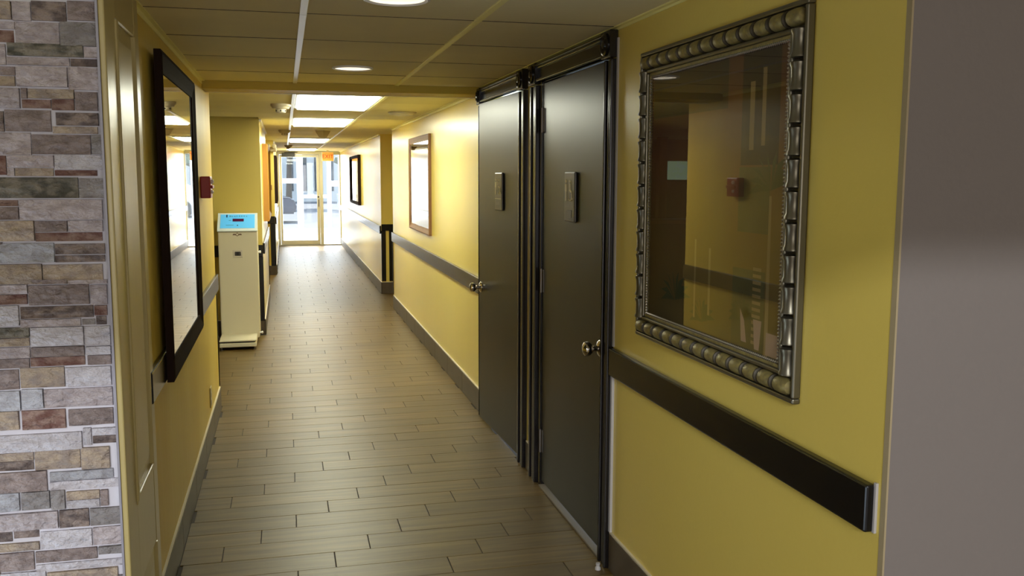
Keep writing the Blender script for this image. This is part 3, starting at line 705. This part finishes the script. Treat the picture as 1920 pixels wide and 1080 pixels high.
def fluted(m, y0, y1, z0, z1, x=XR):
    """upright casing with rounded ribs"""
    m.box(x-0.012, x, y0, y1, z0, z1); n = 3; wdt = (y1-y0)
    m.box(x-0.026, x, y0+0.002, y0+wdt*0.22, z0, z1, 0.005, 2); m.box(x-0.026, x, y1-wdt*0.22, y1-0.002, z0, z1, 0.005, 2)
    m.box(x-0.020, x, y0+wdt*0.40, y1-wdt*0.40, z0, z1, 0.005, 2)
def rosette(parent, yc, zc, w_, h_, x=XR):
    m = MB(); m.box(x-0.034, x, yc-w_/2, yc+w_/2, zc-h_/2, zc+h_/2, 0.003); rb = m.build('rosette_block', M['espresso'], parent)
    m = MB(); r = min(w_, h_)*0.42
    m.lathe([(r, -0.033), (r, -0.040), (r*0.82, -0.043), (r*0.72, -0.036), (r*0.5, -0.036), (r*0.36, -0.044), (r*0.05, -0.046)], 0, (x, yc, zc), 20); m.build('rosette', M['espresso'], rb, True)
def header(parent, y0, y1, z0, z1, x=XR):
    m = MB(); m.box(x-0.016, x, y0, y1, z0, z1); m.box(x-0.030, x, y0, y1, z0, z0+0.014, 0.004, 2)
    m.box(x-0.026, x, y0, y1, z1-0.022, z1-0.008, 0.004, 2); m.box(x-0.034, x, y0, y1, z1-0.010, z1, 0.003)
    return m.build('header_casing', M['espresso'], parent)
# near door
d1 = struct(thing('door_1', (XR, 3.88, 0), None, None), 'nearer dark restroom door with hinges on its far edge'); d1['category'] = 'door'
box('door_slab', M['door'], (XR-0.002, XR+0.042, 3.430, 4.345, 0.030, 1.990), d1, 0.003, 2)
jm = MB(); jm.box(XR-0.004, XR+0.11, 3.397, 3.426, 0, 2.003); jm.box(XR-0.004, XR+0.11, 4.349, 4.383, 0, 2.003); jm.box(XR-0.004, XR+0.11, 3.397, 4.383, 1.994, 2.0035)
jm.build('jamb', M['espresso'], d1)
m = MB(); fluted(m, 3.335, 3.425, 0.0, 1.985); m.build('casing', M['espresso'], d1)
m = MB(); fluted(m, 4.405, 4.525, 0.0, 1.985); m.build('casing', M['espresso'], d1)
header(d1, 3.44, 4.41, 2.000, 2.083); rosette(d1, 3.385, 2.040, 0.105, 0.10); rosette(d1, 4.465, 2.040, 0.125, 0.10)
for z in (1.815, 1.04, 0.235):
    m = MB(); m.box(XR-0.007, XR+0.001, 4.325, 4.372, z-0.055, z+0.055, 0.001); m.tube((XR-0.009, 4.349, z-0.058), (XR-0.009, 4.349, z+0.058), 0.0065, 8); m.build('hinge', M['hinge'], d1)
knob(d1, XR-0.002, 3.483, 0.862)
plaque(d1, XR-0.002, 3.885, 1.350, 1.568, 0.155, [(0.30, 0, False), (-0.12, 0, True)], 'square')
m = MB(); m.box(XR-0.018, XR+0.04, 3.43, 4.345, 0.0, 0.012, 0.002); m.build('threshold', mat('worn_threshold', (0.17, 0.135, 0.085), 0.6), d1)
m = MB(); m.box(XR-0.010, XR+0.001, 3.318, 3.335, 0.155, 0.786); m.box(XR-0.006, XR+0.001, 3.322, 3.335, 0.897, 2.06); m.build('caulk_line', M['caulk'], d1)
# far door, standing slightly ajar
d2 = struct(thing('door_2', (XR, 5.23, 0), None, None), 'further dark restroom door standing slightly ajar'); d2['category'] = 'door'
ang = math.radians(2.4); hx, hy = XR-0.002, 4.778
m = MB(); m.box(0, 0.044, 0.0, 0.915, 0.018, 1.990, 0.003, 2); slab = m.build('door_slab', M['door'], None); slab.parent = d2
rot = Matrix.Rotation(ang, 4, 'Z')
slab.location = Vector((hx, hy, 0)) - d2.location; slab.rotation_euler = (0, 0, ang)
OFF[slab.name] = Vector((0, 0, 0))
knob(slab, -0.0, 0.865, 0.858)
m = MB(); m.lathe([(0.03, 0.044), (0.026, 0.054), (0.011, 0.058), (0.011, 0.075), (0.026, 0.088), (0.028, 0.10), (0.016, 0.115), (0.004, 0.117)], 0, (0, 0.865, 0.858), 20); m.build('knob', M['chrome'], slab, True)
p = MB(); p.box(-0.012, 0.0, 0.345, 0.500, 1.352, 1.568, 0.006, 2); pl = p.build('sign', M['sign'], d2)
pl.location = slab.location; pl.rotation_euler = slab.rotation_euler
pl.location = Vector((hx, hy, 0)) - d2.location
# plaque was built relative to the door's own origin: bring it back to hinge space
for v in pl.data.vertices: v.co += d2.location
OFF[pl.name] = Vector((0, 0, 0))
yc = 0.4225; zc = 1.352+0.216*0.62
pictogram(pl, -0.012, yc+0.052, zc, 0.052, M['signlite'], False); pictogram(pl, -0.012, yc+0.018, zc+0.012, 0.036, M['signlite'], False); pictogram(pl, -0.012, yc-0.024, zc, 0.050, M['signlite'], True)
m = MB(); m.box(-0.013, -0.012, yc-0.065, yc+0.065, 1.418, 1.421); m.build('divider', M['signlite'], pl)
m = MB(); m.box(-0.013, -0.012, yc-0.045, yc+0.050, 1.384, 1.402); m.build('raised_line', M['signmid'], pl)
jm = MB(); jm.box(XR+0.046, XR+0.11, 4.737, 4.774, 0, 2.003); jm.box(XR+0.046, XR+0.11, 5.700, 5.733, 0, 2.003); jm.box(XR+0.046, XR+0.11, 4.737, 5.733, 1.994, 2.0035); jm.build('jamb', M['espresso'], d2)
m = MB(); fluted(m, 4.650, 4.765, 0.0, 1.985); m.build('casing', M['espresso'], d2)
m = MB(); fluted(m, 5.715, 5.795, 0.0, 1.985); m.build('casing', M['espresso'], d2)
header(d2, 4.77, 5.74, 2.000, 2.083); rosette(d2, 4.708, 2.040, 0.125, 0.10); rosette(d2, 5.765, 2.040, 0.085, 0.10)
ds = MB(); ds.lathe([(0.012, 0), (0.012, 0.008), (0.006, 0.016), (0.009, 0.020), (0.009, 0.027)], 2, (XR-0.05, 3.335, 0.0), 10)
tag(ds.build('door_stop', M['caulk'], None, True), 'small pale door stop on the floor at the near door casing', 'door stop')

# ------------------------------------------------------------------ weighing scale in the alcove
sx0, sx1, sy0 = -0.602, -0.255, 8.80
sc = thing('weighing_scale', ((sx0+sx1)/2, 8.85, 0), 'almond upright weighing scale with a bright blue display', 'scale')
m = MB(); m.poly_prism([(8.82, 0.05), (9.17, 0.05), (9.17, 1.185), (9.02, 1.185), (8.82, 1.045)], 0, sx0+0.005, sx1)
bmesh.ops.bevel(m.bm, geom=m.bm.edges[:], offset=0.006, segments=2, affect='EDGES'); m.build('column', M['scale'], sc)
m = MB(); m.box(sx0+0.008, sx1-0.022, 8.47, 8.86, 0.028, 0.066, 0.006, 2); m.build('base', M['scale'], sc)
m = MB(); m.box(sx0+0.006, sx1-0.020, 8.465, 8.83, 0.078, 0.092, 0.005, 2); m.build('platform', M['scale'], sc)
box('platform_gap', M['blackpl'], (sx0+0.02, sx1-0.034, 8.482, 8.83, 0.064, 0.080), sc)
for x in (sx0+0.025, sx1-0.04):
    for y in (8.50, 9.10):
        m = MB(); m.lathe([(0.016, 0), (0.016, 0.008), (0.007, 0.012), (0.007, 0.055)], 2, (x, y, 0), 10); m.build('foot', M['hinge'], sc, True)
for z in (0.09, 0.845):
    m = MB(); m.lathe([(0.008, 0), (0.008, 0.014), (0.012, 0.016), (0.012, 0.028), (0.006, 0.031)], 0, (sx1-0.001, 8.87, z), 10); m.build('side_knob', M['white'], sc, True)
# sloped console: helper maps (u across, v up the slope) onto the slope plane
P0 = Vector((sx0+0.005, 8.82, 1.045)); U = Vector((1, 0, 0)); V = Vector((0, 0.20, 0.14)); VL = V.length; Vn = V.normalized(); Nn = U.cross(Vn)
if Nn.z < 0: Nn = -Nn
CW = sx1-sx0-0.005
def slab_on(u0, u1, v0, v1, t0, t1, name, m, parent):
    b = MB(); vs = []
    for t_ in (t0, t1):
        for u_, v_ in ((u0, v0), (u1, v0), (u1, v1), (u0, v1)): vs.append(b.bm.verts.new(P0+U*(u_*CW)+V*v_+Nn*t_))
    for q in ((0, 3, 2, 1), (4, 5, 6, 7), (0, 1, 5, 4), (1, 2, 6, 5), (2, 3, 7, 6), (3, 0, 4, 7)): b.bm.faces.new([vs[i] for i in q])
    return b.build(name, m, parent)
con = slab_on(-0.015, 1.015, -0.06, 1.03, 0.0, 0.010, 'console', M['scaletop'], sc)
slab_on(0.055, 0.945, 0.10, 0.94, 0.010, 0.012, 'display_panel', M['blue'], con)
slab_on(0.37, 0.66, 0.50, 0.66, 0.012, 0.014, 'readout_window', M['led'], con)
mk = slab_on(0.20, 0.235, 0.76, 0.91, 0.012, 0.0132, 'printed_title', M['ink'], con)
for i in range(8): slab_on(0.28+i*0.062, 0.28+i*0.062+random.uniform(0.025, 0.05), 0.79, 0.79+random.choice((0.05, 0.07)), 0.012, 0.013, 'printed_title', M['paleink'], con)
slab_on(0.20, 0.40, 0.265, 0.29, 0.012, 0.013, 'printed_line', M['paleink'], con)
slab_on(0.27, 0.33, 0.555, 0.585, 0.012, 0.013, 'printed_line', M['paleink'], con)
slab_on(0.485, 0.515, 0.23, 0.29, 0.012, 0.0132, 'push_button', M['ink'], con)
# winged badge and coin box on the column's face
xc = (sx0+sx1)/2; fy = 8.82
b = MB(); zb = 1.010
b.poly_prism([(xc-0.042, zb-0.006), (xc-0.034, zb+0.008), (xc-0.012, zb+0.006), (xc, zb+0.020), (xc+0.012, zb+0.006), (xc+0.034, zb+0.008), (xc+0.042, zb-0.006), (xc+0.016, zb-0.006), (xc, zb-0.016), (xc-0.016, zb-0.006)], 1, fy-0.002, fy)
bd_ = b.build('badge', M['brownink'], sc)
b = MB(); b.lathe([(0.009, -0.003), (0.009, 0)], 1, (xc, fy, zb+0.001), 14); b.build('badge_centre', M['scale'], bd_)
zc_ = 0.835
cb = box('coin_plate', M['scaletop'], (xc-0.043, xc+0.043, fy-0.004, fy+0.001, zc_-0.034, zc_+0.034), sc, 0.0015); cb.data.materials[0] = mat('pale_coin_plate', (0.60, 0.54, 0.42), 0.4)
bx = box('coin_slot', M['blackpl'], (xc-0.026, xc+0.026, fy-0.010, fy-0.003, zc_-0.018, zc_+0.018), sc, 0.002)
for dx in (-0.018, 0.014): box('slot_rib', M['hinge'], (xc+dx-0.0015, xc+dx+0.0015, fy-0.012, fy-0.009, zc_-0.014, zc_+0.014), bx)

# ------------------------------------------------------------------ small wall fittings
al = thing('fire_alarm', (XL, 5.52, 1.42), 'red fire alarm box on the left wall near its corner', 'alarm')
box('housing', M['red'], (XL, XL+0.055, 5.46, 5.60, 1.420, 1.542), al, 0.006, 2)
m = MB(); m.lathe([(0.012, 0), (0.012, 0.012), (0.006, 0.016)], 0, (XL+0.054, 5.50, 1.512), 10); m.build('strobe', M['white'], al, True)
m = MB(); m.lathe([(0.010, 0), (0.010, 0.010), (0.005, 0.014)], 0, (XL+0.054, 5.50, 1.455), 10); m.build('key_lock', M['white'], al, True)
box('pull_handle', M['red'], (XL+0.054, XL+0.066, 5.47, 5.59, 1.474, 1.492), al, 0.003)
ot = thing('wall_outlet', (XL, 5.60, 0.19), 'yellowed outlet plate low on the left wall', 'outlet')
box('cover_plate', M['cream'], (XL, XL+0.007, 5.565, 5.640, 0.195, 0.315), ot, 0.002)
for z in (0.225, 0.270): box('socket', M['ivory'], (XL+0.007, XL+0.009, 5.585, 5.620, z-0.014, z+0.014), ot, 0.0006)
sw_ = thing('wall_switch', (-0.22, 14.9, 1.34), 'small brown box on the yellow end wall before the entrance', 'switch')
box('switch_plate', M['oak'], (-0.235, -0.185, 14.878, 14.9, 1.32, 1.40), sw_, 0.004); box('switch_toggle', M['tan'], (-0.215, -0.205, 14.868, 14.88, 1.35, 1.37), sw_, 0.002)
em = thing('emergency_light', (-0.19, 14.78, 1.93), 'rounded tan emergency light high on the yellow end wall', 'light')
box('housing', M['tan'], (-0.26, -0.10, 14.80, 14.9, 1.905, 1.975), em, 0.014, 2)
for dx in (-0.225, -0.135):
    m = MB(); m.lathe([(0.012, 0.02), (0.034, -0.02), (0.036, -0.035), (0.02, -0.045)], 1, (dx, 14.80, 1.99), 12); m.build('lamp_head', M['ivory'], em, True)

# ------------------------------------------------------------------ ceiling fittings
def downlight(x, y, label):
    t = thing('downlight', (x, y, H1), label, 'light', 'recessed downlights')
    m = MB(); m.lathe([(0.104, 0.0), (0.106, -0.006), (0.098, -0.009), (0.090, -0.004), (0.090, 0.004)], 2, (x, y, H1), 36, cap=False); m.build('trim_ring', M['white'], t, True)
    m = MB(); m.lathe([(0.091, 0.004), (0.086, 0.03), (0.078, 0.06), (0.066, 0.09), (0.062, 0.098)], 2, (x, y, H1), 32, cap=False)
    m.build('baffle', M['white'], t, True)
    m = MB(); m.lathe([(0.002, 0.070), (0.040, 0.074), (0.060, 0.085), (0.060, 0.10)], 2, (x, y, H1), 28); m.build('bulb', M['lampglow'], t, True)
    return t
downlight(*DL[0], 'recessed white downlight nearest the viewer')
downlight(*DL[1], 'recessed white downlight just before the ceiling beam')
for i, (l0, l1) in enumerate(LIGHTS):
    lab = ['bright fluorescent ceiling panel just beyond the beam', 'second fluorescent ceiling panel beyond the beam', 'third fluorescent ceiling panel, halfway to the entrance', 'last fluorescent ceiling panel just before the glazed door'][i]
    t = thing('ceiling_light', (0.385, (l0+l1)/2, H2), lab, 'light', 'fluorescent ceiling panels')
    xa, xb = BX1+0.016, BX2-0.016
    m = MB()
    for d in ((xa, xb, l0, l0+0.02), (xa, xb, l1-0.02, l1), (xa, xa+0.02, l0+0.02, l1-0.02), (xb-0.02, xb, l0+0.02, l1-0.02)): m.box(*d, H2-0.004, H2+0.06, 0.002)
    m.box(xa, xb, l0, l1, H2+0.055, H2+0.07); m.build('frame', M['white'], t)
    box('diffuser', M['diffuser'], (xa+0.02, xb-0.028, l0+0.02, l1-0.02, H2-0.014, H2+0.008), t)
def smoke(x, y, m_, label, r=0.07):
    t = thing('smoke_detector', (x, y, H2), label, 'smoke detector')
    b = MB(); b.lathe([(r, 0), (r, -0.012), (r*0.96, -0.018)], 2, (x, y, H2), 24); b.build('base', m_, t, True)
    b = MB(); b.lathe([(r*0.93, -0.016), (r*0.80, -0.034), (r*0.52, -0.038), (r*0.50, -0.058), (r*0.42, -0.064), (r*0.05, -0.066)], 2, (x, y, H2), 24); s_ = b.build('sensor_dome', m_, t, True)
    b = MB()
    for a in range(6): b.ball((x+r*0.50*math.cos(a*PI/3-PI/2), y+r*0.50*math.sin(a*PI/3-PI/2), H2-0.050), 0.007)
    tag(b.build('vent_slot', M['blackpl'], s_), kind='stuff')
    return t
smoke(-0.01, 7.30, M['ivory'], 'cream smoke detector nearest the beam', 0.075)
smoke(0.02, 11.4, M['tan'], 'tan smoke detector left of the ceiling bar, second from the beam')
smoke(0.09, 17.2, M['tan'], 'small tan smoke detector closest to the entrance door')
cn = thing('ceiling_cone', (0.46, 11.3, H2), 'tan square-sided fitting hanging between the light panels', 'fitting')
m = MB(); m.lathe([(0.085, 0), (0.085, -0.02), (0.045, -0.085), (0.02, -0.09)], 2, (0.46, 11.3, H2), 4); m.build('cone', M['tan'], cn)
m = MB(); m.lathe([(0.095, 0), (0.095, -0.008)], 2, (0.46, 11.3, H2), 24); m.build('mounting_plate', M['ivory'], cn)
cv = thing('ceiling_speaker', (0.985, 7.95, H2), 'round pale disc on the ceiling above the oak mirror', 'speaker')
m = MB(); m.lathe([(0.115, 0), (0.115, -0.010), (0.100, -0.018), (0.098, -0.024), (0.06, -0.027), (0.002, -0.028)], 2, (0.985, 7.95, H2), 32); m.build('grille', M['ivory'], cv, True)
m = MB(); m.lathe([(0.122, 0.0), (0.122, -0.004), (0.112, -0.006)], 2, (0.985, 7.95, H2), 32, cap=False); m.build('rim', M['tan'], cv, True)
cb2 = thing('ceiling_camera', (0.00, 20.6, H2), 'dark rectangular box over the glazed door', 'door closer')
cb2.location = (0.12, YEND-0.04, 2.0); OFF[cb2.name] = Vector(cb2.location)
box('closer_body', M['darkgrey'], (-0.03, 0.24, YEND-0.10, YEND-0.03, 1.955, 2.035), cb2, 0.006)
m = MB(); m.tube((0.02, YEND-0.07, 2.04), (0.30, YEND-0.16, 2.05), 0.009, 6); m.build('closer_arm', M['darkgrey'], cb2)
cb2.name = 'door_closer'
# exit sign hanging in front of the sidelight
ex = thing('exit_sign', (0.925, 20.5, 1.86), 'orange lit EXIT sign hanging before the glazed entrance', 'sign')
box('housing', M['ivory'], (0.80, 1.05, 20.505, 20.545, 1.852, 2.045), ex, 0.004)
box('face', M['exitface'], (0.81, 1.04, 20.500, 20.506, 1.862, 2.035), ex)
box('mount', M['ivory'], (0.90, 0.95, 20.51, 20.54, 2.04, H2), ex)
cu = bpy.data.curves.new('exit_letters', 'FONT'); cu.body = 'EXIT'; cu.size = 0.115; cu.extrude = 0.002; cu.align_x = 'CENTER'; cu.align_y = 'CENTER'
to = bpy.data.objects.new('letters', cu); C.objects.link(to); to.parent = ex
me = bpy.data.meshes.new_from_object(to); bpy.data.objects.remove(to)
to = bpy.data.objects.new('lettering', me); C.objects.link(to); to.parent = ex; me.materials.append(M['exitletter'])
to.rotation_euler = (PI/2, 0, 0); to.location = Vector((0.925, 20.497, 1.948)) - ex.location

# ------------------------------------------------------------------ glazed entrance at the far end
en = struct(thing('door_3', (0.55, YEND, 0), None, None), 'aluminium framed glass entrance door with sidelight'); en['category'] = 'door'
fy0, fy1 = YEND-0.03, YEND+0.04
m = MB(); m.box(-0.15, -0.095, fy0, fy1, 0, 2.07, 0.003); m.box(0.765, 0.835, fy0, fy1, 0, 2.07, 0.003); m.box(1.20, 1.235, fy0, fy1, 0, 2.07, 0.003)
m.box(-0.149, 1.234, fy0+0.003, fy1-0.003, 2.0, 2.09, 0.003); m.box(-0.149, 1.234, fy0+0.003, fy1-0.003, 0.001, 0.022, 0.003); m.build('frame', M['alu'], en)
m = MB(); m.box(-0.09, -0.045, fy0-0.004, fy1, 0.025, 1.995, 0.003); m.box(0.70, 0.76, fy0-0.004, fy1, 0.025, 1.995, 0.003); m.box(-0.045, 0.70, fy0-0.003, fy1-0.001, 1.945, 1.995, 0.003); m.box(-0.045, 0.70, fy0-0.003, fy1-0.001, 0.025, 0.115, 0.003)
leaf = m.build('door_leaf', M['alu'], en)
box('glass_pane', M['glass'], (-0.045, 0.70, YEND, YEND+0.006, 0.115, 1.945), leaf)
box('glass_pane', M['glass'], (0.835, 1.20, YEND, YEND+0.006, 0.022, 2.0), en)
m = MB(); m.box(0.722, 0.742, fy0-0.05, fy0-0.035, 0.86, 1.02, 0.004); m.box(0.724, 0.740, fy0-0.05, fy0, 0.87, 0.885); m.box(0.724, 0.740, fy0-0.05, fy0, 0.995, 1.01); m.build('pull_handle', M['hinge'], leaf)
m = MB(); m.lathe([(0.018, 0), (0.018, -0.01), (0.012, -0.014)], 1, (0.732, fy0-0.004, 1.075), 12); m.build('lock', M['darkgrey'], leaf, True)
struct(MB().box(-0.5, XL3, YEND, YEND+0.1, 0, 2.3).box(1.235, 2.2, YEND, YEND+0.1, 0, 2.3).box(-0.15, 1.235, YEND, YEND+0.1, 2.09, 2.4).build('wall_end', M['whitealu']), 'pale end wall holding the glazed entrance')

# vestibule beyond
YV = 26.0
struct(box('floor_vestibule', M['concrete'], (-1.6, 2.9, YEND, YV+1.2, -0.06, -0.002)), 'sunlit pale floor of the glass vestibule')
m = MB(); m.box(-1.2, -1.1, YEND+0.1, YV, 0, 0.5); m.box(2.3, 2.4, YEND+0.1, YV, 0, 0.5)
for y in (YEND+0.15, 22.7, 24.3, YV-0.05): m.box(-1.2, -1.1, y-0.05, y+0.05, 0, 2.5); m.box(2.3, 2.4, y-0.05, y+0.05, 0, 2.5)
struct(m.build('wall_vestibule', M['whitealu']), 'low white side walls and posts of the vestibule')
of = struct(thing('window_1', (0.5, YV, 0), None, None), 'white framed outer glazing of the vestibule')
m = MB()
for x0, x1 in ((-1.2, -1.1), (-0.115, -0.05), (0.335, 0.50), (1.14, 1.25), (1.45, 1.55), (2.3, 2.4)): m.box(x0, x1, YV-0.05, YV+0.05, 0, 2.4, 0.003)
m.box(-1.2, 2.4, YV-0.045, YV+0.045, 2.25, 2.5); m.box(-1.19, 2.39, YV-0.045, YV+0.045, 0.001, 0.10)
m.box(-0.05, 0.335, YV-0.04, YV+0.04, 1.33, 1.46); m.box(0.50, 1.14, YV-0.04, YV+0.04, 0.93, 1.02); m.box(1.25, 1.45, YV-0.04, YV+0.04, 1.25, 1.40)
m.build('frame', M['whitealu'], of)
for x0, x1, z0, z1 in ((-0.05, 0.335, 0.1, 1.33), (-0.05, 0.335, 1.46, 2.25), (0.50, 1.14, 0.1, 0.93), (0.50, 1.14, 1.02, 2.25), (1.25, 1.45, 0.1, 1.25), (1.25, 1.45, 1.40, 2.25), (-1.1, -0.115, 0.1, 2.25), (1.55, 2.3, 0.1, 2.25)):
    box('glass_pane', M['glass'], (x0, x1, YV-0.003, YV+0.003, z0, z1), of)
# outdoors
struct(box('ground', M['asphalt'], (-30, 30, YV+1.2, 70, -0.12, -0.05)), 'blue-grey asphalt of the car park outside')
def car(name, loc, label, paint):
    t = thing(name, loc, label, 'car'); x, y, z = loc
    b = MB(); pts = [(-2.1, 0.30), (2.1, 0.30), (2.15, 0.62), (2.0, 0.82), (1.15, 0.92), (0.55, 1.38), (-1.0, 1.40), (-1.75, 0.98), (-2.12, 0.90)]
    b.poly_prism([(x+p[0], z+p[1]) for p in pts], 1, y-0.85, y+0.85); bmesh.ops.bevel(b.bm, geom=b.bm.edges[:], offset=0.06, segments=2, affect='EDGES'); b.build('body', paint, t)
    for s_ in (-1, 1):
        for wp in ([(-1.45, 0.98), (-0.95, 1.32), (-0.25, 1.33), (-0.25, 0.95)], [(-0.18, 0.95), (-0.18, 1.33), (0.50, 1.31), (1.02, 0.95)]):
            b = MB(); b.poly_prism([(x+p[0], z+p[1]) for p in wp], 1, y+s_*0.84, y+s_*0.865); b.build('side_window', M['carglass'], t)
        for wx in (-1.3, 1.3):
            b = MB(); b.lathe([(0.2, -0.1), (0.32, -0.1), (0.33, -0.05), (0.33, 0.05), (0.32, 0.1), (0.2, 0.1)], 1, (x+wx, y+s_*0.78, z+0.33), 18); wh = b.build('wheel', M['rubber'], t, True)
            b = MB(); b.lathe([(0.19, -0.02), (0.19, 0.02)], 1, (x+wx, y+s_*0.875, z+0.33), 14); b.build('hub_cap', M['hinge'], wh, True)
    return t
car('parked_car', (-1.75, 33.0, -0.05), 'dark car whose front shows through the left of the entrance door', M['cardark'])
car('parked_car', (4.2, 38.0, -0.05), 'silver car parked outside behind the glazed entrance', M['carpaint'])
def tree(loc, h, r, label):
    t = thing('tree', loc, label, 'tree', 'trees beyond the car park'); x, y, z = loc
    MB().tube((x, y, z), (x+0.1, y, z+h*0.6), 0.16, 8, 0.08).build('trunk', M['bark'], t)
    b = MB()
    for i in range(60):
        a = random.uniform(0, 2*PI); rr = r*math.sqrt(random.random()); zz = z+h*0.45+random.random()*h*0.55
        b.ball((x+rr*math.cos(a), y+rr*math.sin(a), zz), random.uniform(0.2, 0.45), 1, (1, 1, 0.7))
    tag(b.build('crown', M['leaf'], t), kind='stuff')
for p in ((0.2, 47, 6.0, 1.5, 'leafy tree seen through the left pane of the entrance door'), (4.0, 47.5, 5.0, 1.3, 'shorter leafy tree behind the silver car'), (-2.5, 50, 6.5, 2.0, 'tallest leafy tree, standing behind the dark car')): tree((p[0], p[1], -0.05), p[2], p[3], p[4])
bl = thing('building', (0, 58, 0), 'grey building far beyond the car park', 'building')
box('wall', M['facade'], (-12, 14, 58, 62, -0.1, 5.0), bl)
for i in range(30): box('window', M['carglass'], (-11+i*0.8, -10.65+i*0.8, 57.97, 58.02, 0.6, 2.9), bl)

# ------------------------------------------------------------------ side room left of the alcove (seen mirrored in the picture glass)
w = MB(); w.box(-4.4, -4.3, 6.2, 12.7, 0, 2.3); w.box(-4.4, -0.74, 12.6, 12.7, 0, 2.3); w.box(-4.4, XL-0.29, 6.24, 6.34, 0, 2.3)
struct(w.build('wall_shop', M['shopwood']), 'dark wood walls of the side room left of the alcove')
for x in (-2.62, -1.30):
    tag(box('wooden_post', M['redwood'], (x-0.06, x+0.06, 11.9, 12.02, 0, H2), None, 0.006), 'red-brown wooden post %s in the side room' % ('by the television' if x < -2 else 'by the doorway'), 'post')
tv = thing('television', (-3.05, 12.52, 1.45), 'lit television on the dark side room wall, mirrored in the gilt picture', 'television')
box('bezel', M['blackpl'], (-3.35, -2.82, 12.52, 12.598, 1.47, 1.78), tv, 0.006); box('screen', M['screen'], (-3.33, -2.84, 12.512, 12.522, 1.50, 1.765), tv)
ct = thing('shop_counter', (-2.6, 11.2, 0), 'dark wooden counter in the side room', 'counter')
box('counter_body', M['shopwood'], (-3.5, -1.6, 11.0, 11.4, 0, 0.95), ct, 0.005); box('counter_top', M['redwood'], (-3.55, -1.55, 10.95, 11.45, 0.95, 1.0), ct, 0.006)
for i, (x, z0, z1) in enumerate(((-2.35, 1.20, 1.42), (-2.05, 1.05, 1.35))):
    tag(box('notice', M['paper'], (x, x+0.10, 12.585, 12.598, z0, z1)), ['cream notice higher on the dark side room wall', 'cream notice lower on the dark side room wall'][i], 'notice')
